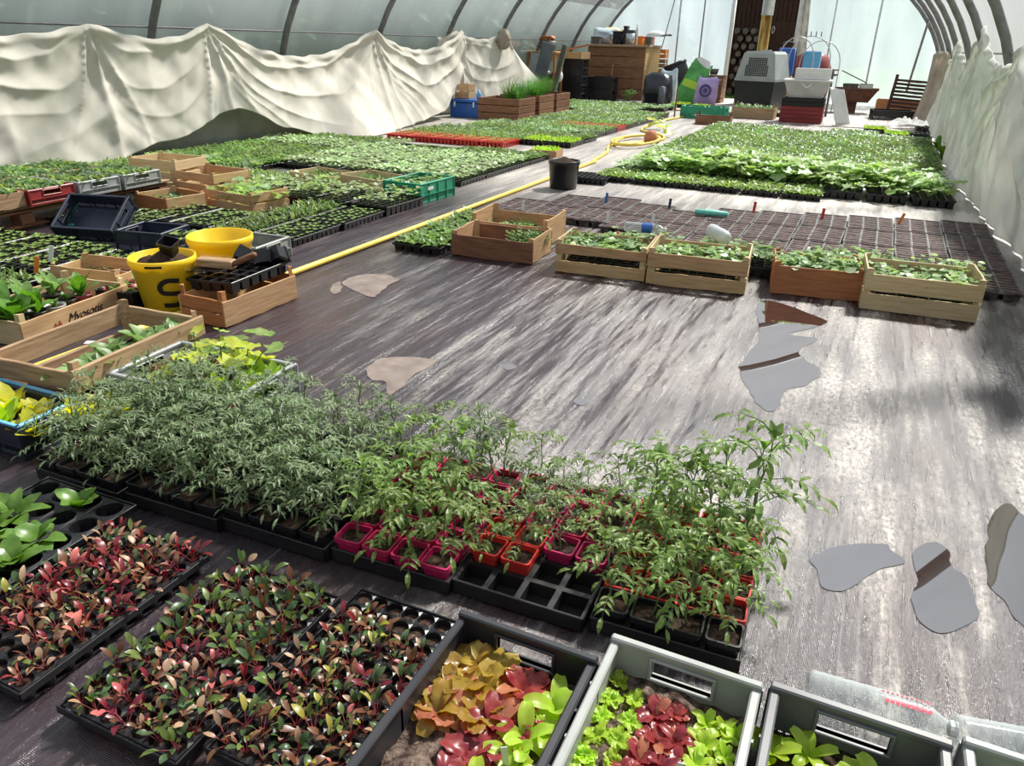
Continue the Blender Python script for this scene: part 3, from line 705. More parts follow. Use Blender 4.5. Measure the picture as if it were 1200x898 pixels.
beet_tray(-.905, 1.09, .01, 'black plug tray of mixed beet seedlings touching the black lettuce crate', 'mixed-colour beet seedling in the tray touching the black lettuce crate', 'beet seedlings in the tray by the lettuce crate',
          lambda u, v: pal_mix, lambda u, v: .75 if v > .84 else .12)
# big-holed tray with leafy plants
bm, bs, bc = round_tray(.42, .70, 4, 7, .042, .07, .04, skip=lambda i, j: j > 3)
t = tag(ob('plug_tray', bm, None, (-2.19, 1.03, 0), .03), 'black tray with large round holes, mostly empty towards its back', 'tray'); ob('potting_soil', bs, t)
spm = [rosette('spin', 9, .10, .023, 200 + i, .85, 1.0) for i in range(3)]
for x, y, s_ in ((-2.17, 1.30, 1.0), (-2.30, 1.17, 1.1), (-2.12, 1.12, 1.15), (-2.24, 1.04, 1.2), (-2.08, 1.02, 1.0), (-2.33, .98, 1.1), (-2.16, .93, 1.05), (-2.30, .86, 1.05), (-2.07, .92, .9)):
    lone = y > 1.25
    tag(ob('spinach_plant', rnd.choice(spm), None, (x, y, .05), 0, (0, 0, rnd.uniform(0, 6)), s_), 'lone broad-leaved green plant at the back corner of the big-holed tray' if lone else 'broad-leaved green plant growing in the clump on the big-holed tray', 'plant', None if lone else 'broad-leaved plants in the big-holed tray')

# ---- near field: the four plastic crates of lettuce (long side along the tunnel)
def lettuce_crate(x0, x1, y0, y1, h, mt, label, bed='drysoil', rz=0, zb=.11):
    c = plastic_crate(label, ((x0 + x1) / 2, (y0 + y1) / 2, 0), PI / 2 + rz, y1 - y0, x1 - x0, h, mt, lowlong=.012)
    ob('soil', soil_bed(y1 - y0 - .035, x1 - x0 - .035, zb, .012, bed, 18, x0), c)
    return c
c1 = lettuce_crate(-.715, -.35, .68, 1.30, .20, 'dkgrey', 'charcoal plastic crate of bronze, red and lime lettuces', zb=.10)
c2 = lettuce_crate(-.345, .01, .76, 1.39, .20, 'ltgrey', 'pale grey plastic crate of lime and red lettuces in rows', zb=.10)
c3 = lettuce_crate(.025, .39, .80, 1.405, .20, 'shadedgrey', 'shade-toned grey plastic crate of young green lettuces, in front of the lying bottle', 'soil', zb=.08)
c4 = lettuce_crate(.41, .78, .82, 1.43, .20, 'ltgrey', 'pale grey plastic crate cut off by the corner of the view', 'soil', zb=.10)
mb = MB(); mb.grid(lambda u, v: (-.08 + .16 * u, -.05 + .1 * v, .012 * noise.noise((u * 5, v * 5, 1)) + .02 * math.sin(PI * u) * math.sin(PI * v)), 10, 8)
clod = mb.mesh('soil_clod', 'drysoil', True)
for x, y, s_ in ((-.62, .88, 1.2), (-.52, .80, 1.0), (-.42, .93, .8)): ob('soil_clod', clod, c1, (y - c1.location.y, -(x - c1.location.x), .10), .4, None, s_)
lb = [lettuce('let_b', 'let_p', 12, .095, .021, 300 + i, .30) for i in range(3)]
lr = [lettuce('let_r', 'let_p', 11, .080, .019, 310 + i, .28) for i in range(3)]
lg = [lettuce('let_g', 'let_g', 8, .078, .0155, 320 + i, .12, 1.15) for i in range(3)]
lf = [lettuce('let_g', 'let_g', 11, .048, .012, 330 + i, .55) for i in range(3)]
def row(nm, ms, pts, label, group, sc=(.9, 1.12)): put_plants(nm, ms, pts, label, 'lettuce', group, sc, .12)
z = .105
row('bronze_lettuce', lb, [(-.655, 1.20, z), (-.64, 1.13, z), (-.60, 1.22, z), (-.59, 1.15, z), (-.65, 1.06, z), (-.56, 1.09, z)], 'bronze-green lettuce in the back corner of the charcoal crate', 'bronze lettuces in the charcoal crate')
row('bronze_lettuce', lb, [(-.64, .76, z), (-.56, .74, z), (-.60, .70, z)], 'bronze lettuce at the near end of the charcoal crate', 'bronze lettuces at the near end of the charcoal crate', (.75, .95))
row('red_lettuce', lr, [(-.50, 1.20, z), (-.47, 1.12, z), (-.52, 1.08, z), (-.49, 1.02, z), (-.53, .99, z), (-.50, .94, z), (-.54, .92, z)], 'dark red lettuce in the middle row of the charcoal crate', 'red lettuces in the charcoal crate')
row('green_lettuce', lg, [(-.41, 1.18, z), (-.40, 1.11, z), (-.44, 1.08, z), (-.45, 1.03, z), (-.43, .99, z), (-.47, .90, z), (-.40, .93, z)], 'lime-green lettuce by the bare soil of the charcoal crate', 'lime lettuces in the charcoal crate', (.85, 1.15))
row('frilly_lettuce', lf, [(-.31 + .006 * (i % 2), 1.33 - .058 * i, z) for i in range(10)] + [(-.255 + .01 * (i % 2), 1.29 - .06 * i, z) for i in range(4)] + [(-.265, .95, z), (-.25, .89, z), (-.28, .84, z)], 'small frilly lime lettuce along the side of the pale crate', 'frilly lettuces in the pale crate', (.7, .9))
row('red_lettuce', lr, [(-.20, 1.27, z), (-.16, 1.29, z), (-.18, 1.20, z), (-.14, 1.22, z), (-.20, 1.14, z), (-.15, 1.15, z), (-.21, 1.08, z), (-.155, 1.08, z), (-.19, 1.02, z), (-.14, 1.02, z), (-.20, .92, z), (-.13, .90, z)], 'red lettuce in the middle rows of the pale crate', 'red lettuces in the pale crate', (.5, .68))
row('green_lettuce', lg, [(-.09, 1.30, z), (-.05, 1.29, z), (-.08, 1.24, z), (-.035, 1.23, z), (-.085, 1.18, z), (-.045, 1.16, z), (-.02, 1.29, z), (-.09, 1.06, z), (-.06, 1.01, z), (-.03, 1.08, z), (-.09, .95, z), (-.04, .92, z)], 'small lime lettuce opposite the frilly row of the pale crate', 'lime lettuces in the pale crate', (.5, .68))
z = .085
row('young_lettuce', lg, [(.055, 1.30, z), (.13, 1.33, z), (.21, 1.22, z), (.26, 1.25, z), (.31, 1.21, z), (.24, 1.17, z), (.29, 1.14, z), (.19, 1.13, z), (.06, 1.02, z), (.27, 1.30, z), (.33, 1.26, z), (.22, 1.28, z)], 'young green lettuce in dark soil in the crate before the bottle', 'young lettuces in the crate before the bottle', (.9, 1.25))
row('young_lettuce', lg, [(.46, 1.33, .105), (.53, 1.34, .105), (.50, 1.25, .105), (.60, 1.30, .105)], 'young green lettuce in the crate cut off by the view', 'young lettuces in the crate cut off by the view', (.9, 1.2))
mb = MB(); mb.box(-.007, .007, -.001, .001, 0, .10, .0005)
tag(ob('plant_label', mb.mesh('plant_label', 'white'), None, (-.135, 1.12, .10), 0, (.25, .2, .3)), 'small white plastic plant tag among the red lettuces', 'tag')
tag(ob('plant_label', bpy.data.meshes['plant_label'], None, (-.445, 1.0, .10), 0, (.2, -.1, .5)), 'white plastic plant tag between red and lime lettuces in the charcoal crate', 'tag')

# ---- bottle lying behind the crates
def clear_mat(name, col, rough=.08, mixf=.86):
    mt, nt, out = _nt(name)
    tp = nt.nodes.new('ShaderNodeBsdfTransparent'); tp.inputs[0].default_value = rgba(col)
    g = N(nt, 'ShaderNodeBsdfPrincipled', Roughness=rough); g.inputs['Base Color'].default_value = (.7, .75, .75, 1); g.inputs['Specular IOR Level'].default_value = 1.0
    lw = N(nt, 'ShaderNodeLayerWeight', Blend=.35)
    ms = nt.nodes.new('ShaderNodeMixShader'); L(nt, math_(nt, 'ADD', math_(nt, 'MULTIPLY', lw.outputs[1], .6), 1 - mixf, True), ms.inputs[0]); L(nt, tp.outputs[0], ms.inputs[1]); L(nt, g.outputs[0], ms.inputs[2])
    L(nt, ms.outputs[0], out.inputs[0]); return mt
M['clear'] = clear_mat('clear_bottle_plastic', (.93, .96, .96))
M['clearlbl'] = mat('red_label_print', (.62, .05, .09), (.66, .09, .12), 9, .4)
def bottle(name, label, loc, rz, Lb, r, labmat, cap=True, labspan=(.45, .75), tilt=0, lab=True, capm='white'):
    root = thing(name, label, 'bottle', loc, 0, None, (0, PI / 2 + tilt, rz))
    mb = MB(); pr = [(.001, .006), (r * .8, .0), (r, .012)]
    for i in range(15):
        zz = .02 + (Lb * .68) * i / 14; pr.append((r * (1 if i % 2 else .965), zz))
    pr += [(r * .97, Lb * .74), (r * .75, Lb * .84), (r * .42, Lb * .92), (r * .36, Lb * .96)]
    mb.lathe(pr, 20); ob('bottle_body', mb.mesh('bottle_body', 'clear', True), root)
    if lab:
        mb = MB(); mb.lathe([(r * 1.012, Lb * labspan[0]), (r * 1.012, Lb * labspan[1])], 20); ob('bottle_label', mb.mesh('bottle_label', labmat, True), root)
    mb = MB(); mb.lathe([(r * .42, Lb * .95), (r * .44, Lb), (.001, Lb)], 12); ob('cap', mb.mesh('bottle_cap', capm), root)
    return root
bt = bottle('plastic_bottle', 'clear plastic bottle with red lettering lying behind the grey crates', (.11, 1.585, .046), R(3), .335, .045, 'clear', lab=False)
mb = MB()  # red printed lettering and its pale line, wrapped on the bottle
def onb(a, z_, rr=.0462): return (rr * math.cos(a), rr * math.sin(a), z_)
prr = random.Random(5)
for i in range(9):
    z0 = .170 + i * .0115; a0 = PI + .02
    mb.grid(lambda u, v: onb(a0 + .42 - .42 * v * (1 - .25 * prr.random()), z0 + .009 * u + .004 * v), 2, 4)
ob('red_lettering', mb.mesh('red_lettering', 'clearlbl'), bt)
mb = MB()
for i in range(11):
    z0 = .165 + i * .0105; mb.grid(lambda u, v: onb(PI - .20 - .14 * v, z0 + .006 * u), 2, 2)
ob('small_print', mb.mesh('small_print', 'clearlbl'), bt)
b2 = bottle('plastic_bottle', 'empty clear plastic bottle standing cut off at the corner crate', (.44, 1.60, .042), R(12), .2, .04, 'clear', lab=False)

# ---- tomato block: six carrier trays of square pots
rnd.seed(9)
PW, PH = .094, .085
potm = {k: pot_mesh(PW, PH, k) for k in ('black', 'magenta', 'redp')}
psoil = pot_soil(PW, PH - .018)
tomf = [tomato(rnd.uniform(.17, .24), True, 400 + i) for i in range(6)]; rnd.seed(10)
tomb = [tomato(h, False, 420 + i) for i, h in enumerate((.15, .19, .22, .24, .17))]; rnd.seed(12)
cm = MB(); W_, L_ = .405, .60
for i in range(4):
    for j in range(6):
        x, y = -W_ / 2 + W_ * (i + .5) / 4, -L_ / 2 + L_ * (j + .5) / 6
        a, b = W_ / 8, L_ / 12; g = .009; hh = .05
        o = [(x - a, y - b, hh), (x + a, y - b, hh), (x + a, y + b, hh), (x - a, y + b, hh)]; q = [(x - a + g, y - b + g, hh), (x + a - g, y - b + g, hh), (x + a - g, y + b - g, hh), (x - a + g, y + b - g, hh)]
        d = [(p[0], p[1], .004) for p in q]; cm.add(o + q + d, [(k_, (k_ + 1) % 4, 4 + (k_ + 1) % 4, 4 + k_) for k_ in range(4)] + [(4 + k_, 4 + (k_ + 1) % 4, 8 + (k_ + 1) % 4, 8 + k_) for k_ in range(4)] + [(8, 9, 10, 11)])
tray_rim(cm, W_ + .004, L_ + .004, .05, .028)
carrier = cm.mesh('carrier_tray', 'blackdust')
tl = ['carrier tray of dark potted tomatoes at the outer end beside the blue-rimmed box', 'carrier tray of dark potted tomatoes, second from the blue-rimmed box', 'carrier tray of dark potted tomatoes behind the middle beet tray', 'carrier tray of crimson tomato pots behind the beets by the lettuce crate', 'half-empty carrier tray behind the charcoal lettuce crate', 'carrier tray of bright red tomato pots behind the pale lettuce crate']
for q in range(6):
    x = -2.345 + .415 * q; y = 1.715 + .033 * q; rz = R(1.5 + 1.0 * (q % 2))
    t = tag(ob('carrier_tray', carrier, None, (x, y, 0), rz), tl[q], 'tray')
    for i in range(4):
        for j in range(6):
            px, py = -W_ / 2 + W_ * (i + .5) / 4, -L_ / 2 + L_ * (j + .5) / 6
            if q == 4 and j < 2 and i > 1: continue
            if q == 4 and j < 1 and i < 2: continue
            if q < 3: pm_, ms, lab, grp = 'black', tomf, 'leggy grey-green tomato seedling in a black pot', 'tomatoes in black pots'
            elif q == 3: pm_, ms, lab, grp = 'magenta', (tomb if j < 4 else tomb + tomf), 'broad-leaved tomato seedling in a crimson pot of the full crimson tray', 'tomatoes in the full crimson tray'
            elif q == 4: pm_, ms, lab, grp = ('redp' if j < 3 and i < 2 else 'magenta'), tomf[:2] + tomb, 'drooping tomato seedling in the half-empty tray', 'tomatoes in the half-empty tray'
            else: pm_, ms, lab, grp = ('black' if j < 1 else 'redp'), tomb, 'upright tomato seedling in the tray of bright red pots', 'tomatoes in the bright red pots'
            p = w2(t, px, py, .006 + (.002 if j % 2 else 0)); sc_ = rnd.uniform(.9, 1.15) if q < 4 else (rnd.uniform(.6, .85) if q == 4 else rnd.uniform(.8, 1.15))
            if q == 5 and j > 3: sc_ *= 1.35
            r0 = thing('tomato_plant', lab, 'potted plant', p, rz + rnd.uniform(-.05, .05), grp)
            ob('pot', potm[pm_], r0); ob('soil', psoil, r0)
            ob('plant', rnd.choice(ms), r0, (rnd.uniform(-.01, .01), rnd.uniform(-.01, .01), PH - .02), 0, (rnd.uniform(-.15, .15), rnd.uniform(-.15, .15), rnd.uniform(0, 6.28)), sc_)
mb = MB(); mb.tube([(0, 0, 0), (0, .01, .12)], .004, 6); mb.box(-.009, .009, -.002, .002, .10, .16, .001)
tag(ob('plant_label', mb.mesh('stake_label', 'clearlbl'), None, (-2.02, 1.86, .10), 0, (.1, .1, .6)), 'red plant tag standing among the dark-potted tomatoes', 'tag')
M['sownp'] = mat('dusty_tray_plastic', (.020, .017, .018), (.17, .15, .15), 16, .5, .5)
M['sownsoil'] = mat('sown_compost', (.055, .030, .026), (.15, .088, .074), 40, .9, .2, bump=1, bscale=90)
# ================================================================== MID FIELD
rnd.seed(21)
# ---- hose along the middle of the cloth
pts = [(-3.46, 1.0 + .25 * i, .021) for i in range(38)] + [(-3.50, 10.24, .021), (-3.62, 11.2, .021), (-3.82, 11.9, .021), (-3.80, 12.3, .021), (-3.45, 13.0, .021), (-3.35, 13.6, .021), (-3.7, 14.3, .021), (-4.05, 14.6, .021), (-4.2, 15.4, .021), (-4.25, 16.4, .021), (-4.2, 17.4, .021), (-4.12, 18.2, .021)]
def smooth(ps, k=4):
    out = []; ps = [Vector(p) for p in ps]
    for i in range(len(ps) - 1):
        a, b, c, d = ps[max(i - 1, 0)], ps[i], ps[i + 1], ps[min(i + 2, len(ps) - 1)]
        for q in range(k):
            t = q / k; out.append(.5 * ((2 * b) + (c - a) * t + (2 * a - 5 * b + 4 * c - d) * t * t + (3 * b - a - 3 * c + d) * t ** 3))
    return out + [ps[-1]]
mb = MB(); mb.tube(smooth(pts, 3), .022, 8)
hose = tag(ob('garden_hose', mb.mesh('hose', 'hose', True)), 'yellow garden hose running the length of the ground cloth', 'hose')
mb = MB(); lp = []
for i in range(46):
    a = i / 45 * 2 * PI * 1.9; r = .42 + .05 * math.sin(a * 1.3); lp.append((-3.62 + r * .75 * math.cos(a), 12.75 + r * 1.9 * math.sin(a), .045 + .006 * i / 9))
mb.tube(lp, .022, 8); ob('coil', mb.mesh('hose_coil', 'hose', True), hose)

# ---- three slatted crates and one orange crate of courgette plants in a row
cg = [roundy('round', 8, .10, .030, 500 + i, 0, 'squash', .7) for i in range(5)]
def crate_plants(c, lx, ly, n, z, meshes, label, grp, cat='plant', sc=(.8, 1.15), nm='courgette_plant'):
    nx = max(1, int(round(math.sqrt(n * lx / ly)))); ny = max(1, int(round(n / nx)))
    for i in range(nx):
        for j in range(ny):
            p = w2(c, -lx / 2 + lx * (i + .5) / nx + rnd.uniform(-.015, .015), -ly / 2 + ly * (j + .5) / ny + rnd.uniform(-.015, .015), z)
            tag(ob(nm, rnd.choice(meshes), None, p, 0, (rnd.uniform(-.1, .1), rnd.uniform(-.1, .1), rnd.uniform(0, 6.28)), rnd.uniform(*sc)), label, cat, grp)
ct = square_tray(.54, .36, 8, 5, .075, .012)
specs = [(-1.605, 5.14, R(5), .65, .44, .205, 'wood', ((.0, .42), (.66, 1.0)), 'slatted wooden crate of courgette seedlings next to the pair of nested open crates', 'courgette seedling in the crate beside the nested crates', 1),
         (-.935, 5.17, R(5.5), .66, .44, .22, 'wood', ((.0, .40), (.56, 1.0)), 'slatted wooden crate of courgette seedlings beside the orange crate', 'courgette seedling in the slatted crate beside the orange crate', 1),
         (-.19, 5.36, R(8), .56, .40, .19, 'woodred', ((.0, 1.0),), 'orange-stained solid wooden crate of courgette seedlings above the puddle', 'courgette seedling in the orange crate', 0),
         (.43, 5.30, R(4), .66, .44, .23, 'woodpale', ((.0, .46), (.54, 1.0)), 'cream slatted wooden crate of courgette seedlings at the end of the row', 'courgette seedling in the cream crate', 1)]
for (x, y, rz, lx, ly, h, mm, sd_, lab, plab, tr) in specs:
    c = wood_crate(lab, (x, y, 0), rz, lx, ly, h, mm, sd_, ((0, .5), (.6, 1.12)) if mm != 'woodred' else ((0, 1.1),), 1.12, endmt='woodpale' if mm != 'woodred' else 'woodred')
    it = tag(ob('cell_tray', ct[0], None, (x, y, .018), rz, None, (.94, .94, 1)), 'black cell tray inside the ' + lab.split(' of ')[0] + ' of ' + lab.split(' of ')[1][:60], 'tray'); ob('potting_soil', ct[1], it)
    it['label'] = 'black cell tray of courgettes standing inside the ' + {'wood': 'slatted crate', 'woodred': 'orange crate', 'woodpale': 'cream crate'}[mm] + (' by the nested crates' if x < -1.2 else ' beside the orange one' if x < -.5 else '')
    crate_plants(c, lx - .1, ly - .10, 36, .125, cg, plab, plab.replace('courgette seedling', 'courgette seedlings'), sc=(.85, 1.2))
# courgette trays standing on the cloth right behind the crates
for x, y, n, lab in ((-1.45, 5.58, 10, 'behind the slatted crate with the water bottle'), (-.75, 5.62, 14, 'between the slatted crate and the orange crate'), (-.02, 5.78, 16, 'behind the orange crate'), (.55, 5.76, 14, 'behind the cream crate')):
    t = tag(ob('cell_tray', ct[0], None, (x, y, 0), R(5)), 'black cell tray of courgettes ' + lab, 'tray'); ob('potting_soil', ct[1], t)
    crate_plants(t, .52, .32, n + 8, .085, cg, 'courgette seedling in the tray ' + lab, 'courgette seedlings ' + lab, sc=(.9, 1.25))
wp = bottle('water_bottle', 'clear water bottle with a blue label lying on the rim of a slatted crate', (-1.56, 5.385, .275), R(7), .31, .036, 'blue', True, (.42, .66), 0.0)
mb = MB(); mb.lathe([(.001, 0), (.045, .002), (.05, .02), (.05, .15), (.043, .17), (.03, .19), (.001, .19)], 14); 
M['jar'] = clear_mat('cloudy_jar_plastic', (.95, .93, .82), .3, .45)
tag(ob('plastic_jar', mb.mesh('plastic_jar', 'jar', True), None, (-.98, 5.62, .27), 0, (0, PI / 2 + .2, -.5)), 'cloudy plastic jar lying on the courgettes behind the crate', 'jar')
mb = MB(); mb.lathe([(.001, 0), (.018, 0), (.02, .005), (.02, .06), (.012, .075), (.012, .09), (.001, .09)], 12)
tag(ob('small_bottle', mb.mesh('small_bottle', 'redp', True), None, (-1.67, 5.60, .085)), 'small red bottle standing by the courgettes behind the crate', 'bottle')

# ---- nested open crates at the tray edge, with parsley and chives
cA = wood_crate('open wooden crate lying nearest of the nested pair, with a parsley pot', (-2.46, 5.17, 0), R(3.5), .66, .44, .16, 'wooddark', ((.0, 1.0),), ((0, 1.15),), 1.15, endmt='wood')
cB = wood_crate('open wooden crate tucked behind the other of the nested pair, with chives', (-2.56, 5.70, 0), R(3.5), .66, .50, .18, 'wood', ((.0, .9),), ((0, 1.2),), 1.2)
def herb(n, h, m_, seed, kind):
    rnd.seed(seed); mb = MB()
    for i in range(n):
        a, r = rnd.uniform(0, 6.28), rnd.uniform(0, .03); p = (math.cos(a) * r, math.sin(a) * r, 0)
        if kind == 'grass': mb.leaf(p, a, rnd.uniform(1.0, 1.5), h * rnd.uniform(.7, 1.1), .003, rnd.uniform(.1, .9), 4, .1, 'x')
        else:
            e = rnd.uniform(.7, 1.5); ln = h * rnd.uniform(.6, 1); d = Vector((math.cos(a) * math.cos(e), math.sin(a) * math.cos(e), math.sin(e))); q = Vector(p) + d * ln
            mb.tube([p, q], [.0014, .001], 3, False)
            for k in range(5): mb.leaf(q - d * .01 * k, a + k * GA, rnd.uniform(.0, .9), .026, .009, .8, 2, .2)
    return mb.mesh('herb', m_)
par = [herb(34, .14, 'dense', 700 + i, 'p') for i in range(3)]; chv = [herb(70, .19, 'chive', 710 + i, 'grass') for i in range(3)]
rnd.seed(23)
put_plants('parsley_plant', par, [w2(cA, .12, .04, .03), w2(cA, .2, .10, .03), w2(cA, .2, -.03, .03), w2(cA, .25, .14, .03), w2(cA, .10, .13, .03)], 'bushy parsley plant in the nearest of the nested crates', 'herb', 'parsley in the nested crates', (.95, 1.2))
put_plants('chive_plant', chv, [w2(cB, .02, .05, .03), w2(cB, .08, .02, .03)], 'thin-leaved chives in the back one of the nested crates', 'herb', 'chives in the nested crates', (.7, .85))
t = tag(ob('cell_tray', square_tray(.30, .40, 5, 7, .05)[0], None, (-2.62, 5.72, .018), R(3.5)), 'black cell tray inside the back one of the nested crates', 'tray')
tiny1 = carpet(.30, .40, 6, 8, 'tiny', 'small', 801, .2, .05, .045); stuff(ob('seedlings', tiny1, t))

# ---- trays of leafy seedlings on the hose side of the nested crates
def carp_set(kind, w, l, nx, ny, m1, h, z, m2=None, n=3, skip=.05, seed=1): return [carpet(w, l, nx, ny, kind, m1, seed * 37 + i, skip, h, z, m2) for i in range(n)]
TW, TL = .42, .64
trayE = square_tray(TW, TL, 5, 8, .055, .012)
dense_c = carp_set('broad', TW, TL, 6, 9, 'dense', .07, .05, 'small', 3, .03, 3)
def seed_tray(x, y, rz, body, sets, label, grp, soil=True, z=0):
    t = tag(ob('seedling_tray', body[0], None, (x, y, z), rz), label, 'tray', grp)
    if soil and body[1]: ob('potting_soil', body[1], t)
    if sets: stuff(ob('seedlings', rnd.choice(sets), t, (0, 0, 0), rnd.choice((0, PI))))
    return t
for i in range(2):
    seed_tray(-3.06 - .02 * i, 5.17 + .66 * i, R(2), trayE, dense_c, ('black tray of leafy green seedlings between hose and nested crates, the nearer one' if i == 0 else 'black tray of leafy green seedlings between hose and nested crates, the farther one'), None)

# ---- empty sown trays: black cells full of dark compost
sown = square_tray(.385, .60, 3, 8, .055, .004, .016, 'sown_tray', 'sownp')
for _q in (sown[1],): _q.materials.clear(); _q.materials.append(M['sownsoil'])
rnd.seed(31)
for i in range(11):
    x = -3.02 + .392 * i; yb = 7.15 + .085 * i + (.35 if 3 > i > 0 else 0)
    yb = [7.05, 7.5, 7.62, 7.45, 7.3, 7.62, 7.72, 7.85, 7.95, 8.05, 8.15][i]
    for j in range(4):
        y = yb - .31 - .612 * j
        if y < 5.95 or (x < -2.2 and y < 6.35): continue
        seed_tray(x, y, R(rnd.uniform(-1.5, 1.5)), sown, None, 'black tray of bare sown compost in the block behind the row of wooden crates', 'sown trays behind the crates')
mb = MB(); mb.box(-.013, .013, -.0015, .0015, 0, .10, .0006); tagm = {c: mb.mesh('plant_label_' + c, c) for c in ('redp', 'orange', 'blue', 'white', 'navy')}
for (px, py, c, lab) in ((963, 257, 'redp', 'red plant tag at the back edge of the sown trays'), (883, 249, 'redp', 'short red plant tag near the turquoise roll'), (1053, 262, 'orange', 'leaning orange plant tag at the back edge of the sown trays'), (710, 238, 'blue', 'blue plant tag standing among the sown trays'), (612, 247, 'white', 'thin pale stick standing in the sown trays'), (711, 262, 'white', 'white stick in the sown trays beyond the nested crates'), (764, 264, 'white', 'white stick in the sown trays behind the water bottle'), (784, 245, 'navy', 'dark plant tag beside the turquoise roll')):
    p = at(px, py, .05); tag(ob('plant_label', tagm[c], None, (p.x, p.y, .05), 0, (-.15, .35 if c == 'orange' else .05, .1)), lab, 'tag')
mb = MB(); mb.tube([(-.15, 0, 0), (0, .01, 0), (.15, 0, 0)], [.026, .03, .026], 10); p = at(833, 253, .06)
tag(ob('net_roll', mb.mesh('net_roll', 'turq', True), None, (p.x, p.y, .085), R(6)), 'turquoise roll of netting lying on the sown trays', 'roll')

# ---- black tub of compost by the hose
mb = MB(); mb.lathe([(.001, .0), (.148, .0), (.152, .01), (.170, .27), (.178, .27), (.180, .305), (.172, .308), (.165, .30), (.150, .02), (.001, .018)], 32)
p = at(656, 222, 0); tb = tag(ob('plant_tub', mb.mesh('plant_tub', 'black', True), None, (p.x, p.y + .10, 0)), 'round black tub heaped with compost beside the yellow hose', 'pot')
mb = MB(); mb.grid(lambda u, v: (.166 * v * math.cos(2 * PI * u), .166 * v * math.sin(2 * PI * u), .28 + .07 * (1 - v) ** 1.2 + .012 * noise.noise((v * 6 * math.cos(2 * PI * u), v * 6 * math.sin(2 * PI * u), 2))), 24, 8); ob('compost', mb.mesh('compost', 'soil', True), tb)

# ================================================================== YELLOW BUCKETS, STACKED CRATE, TROWEL
def bucket(label, x, y, rt, rb, h, rz=0):
    b = thing('bucket', label, 'bucket', (x, y, 0), rz)
    mb = MB(); mb.lathe([(.001, .0), (rb - .005, 0), (rb, .006), (rb + (rt - rb) * .86, h * .86), (rt + .001, h * .88), (rt + .006, h * .93), (rt + .004, h), (rt - .002, h + .003), (rt - .006, h), (rb - .004, .01), (.001, .008)], 40)
    ob('bucket_body', mb.mesh('bucket_body', 'yellow', True), b); return b
b1 = bucket('yellow bucket of dark compost with a black letter on its side', -3.635, 3.02, .182, .137, .325)
b2_ = bucket('yellow bucket standing behind the stacked crate, pale residue inside', -3.66, 3.50, .198, .148, .345)
mb = MB(); mb.grid(lambda u, v: (.172 * v * math.cos(2 * PI * u), .172 * v * math.sin(2 * PI * u), .275 + .075 * (1 - v) + .03 * noise.noise((v * 4 * math.cos(2 * PI * u), v * 4 * math.sin(2 * PI * u), 5))), 24, 8); ob('compost', mb.mesh('compost', 'soil', True), b1)
mb = MB(); mb.grid(lambda u, v: (.165 * v * math.cos(2 * PI * u), .165 * v * math.sin(2 * PI * u), .20 + .01 * noise.noise((v * 4, u * 6, 5))), 20, 5); M['residue'] = mat('dried_residue', (.62, .42, .10), (.55, .36, .12), 6, .8); ob('residue', mb.mesh('residue', 'residue', True), b2_)
pp = thing('nursery_pot', 'black square pot pushed into the compost of the yellow bucket', 'pot', (-3.60, 3.05, .335), .3, None, (.3, .2, .3)); ob('pot', pot_mesh(.10, .085, 'black'), pp, (0, 0, 0))
mb = MB(); mb.grid(lambda u, v: ((.190) * math.cos(-1.25 + .5 * u), .190 * math.sin(-1.25 + .5 * u), .296 + .014 * v), 8, 1); ob('black_mark', mb.mesh('black_mark', 'ink'), b1)
# black letter S wrapped on the near bucket, seen from the open floor
mb = MB(); cs = [(.50, .86), (-.15, .90), (-.52, .74), (-.46, .52), (0, .46), (.45, .42), (.54, .24), (.30, .06), (-.50, .08)]
cs = smooth([(a, b, 0) for a, b in cs], 6); th = .078
def onbk(a, b):  # a along the wall, b 0..1 of the letter height
    z_ = .055 + .18 * b; r = .137 + (.182 - .137) * z_ / .325 + .004; ang = R(-34) + a * .62
    return Vector((r * math.cos(ang), r * math.sin(ang), z_))
vs = []; n = len(cs)
for i in range(n):
    t = cs[min(i + 1, n - 1)] - cs[max(i - 1, 0)]; t = Vector((t.x, t.y * 1.0, 0)).normalized(); nx, ny = -t.y, t.x
    for k_ in (-1, 0, 1): vs.append(onbk(cs[i].x + nx * th * 1.9 * k_, cs[i].y + ny * th * k_ * 1.0))
mb.add(vs, [(i * 3 + j, (i + 1) * 3 + j, (i + 1) * 3 + j + 1, i * 3 + j + 1) for i in range(n - 1) for j in range(2)]); ob('black_letter', mb.mesh('black_letter', 'ink'), b1)
sc_ = wood_crate('small orange-brown wooden crate carrying a black pot tray and a trowel', (-3.265, 3.22, 0), PI / 2 + R(1), .62, .33, .155, 'wood', ((.0, .95),), ((0, .46), (.52, 1.0)), 1.3, endmt='woodred')
pt = square_tray(.34, .50, 4, 6, .07, .02, .014, 'pot_tray')
ptz = .158; tt = tag(ob('pot_tray', pt[0], None, (-3.29, 3.26, ptz), R(1), (R(1), R(-3), R(2))), 'black tray of deep cells set across the small wooden crate', 'tray'); ob('potting_soil', pt[1], tt)
tw = thing('trowel', 'steel hand trowel with a wooden handle lying on the black tray', 'trowel', (-3.30, 3.15, ptz + .085), R(25))
mb = MB(); mb.grid(lambda u, v: (-.24 + .22 * u, (-.06 + .12 * v) * (1 - .25 * (1 - u)), .012 * (abs(v - .5) * 2) ** 2 + .006 * u), 8, 8); mb.grid(lambda u, v: (-.24 + .22 * u, (-.06 + .12 * v) * (1 - .25 * (1 - u)), .012 * (abs(v - .5) * 2) ** 2 + .006 * u - .003), 8, 8); ob('blade', mb.mesh('blade', 'iron', True), tw)
mb = MB(); mb.tube([(-.03, 0, .008), (.03, 0, .03), (.06, 0, .045)], .007, 8); ob('tang', mb.mesh('tang', 'iron', True), tw)
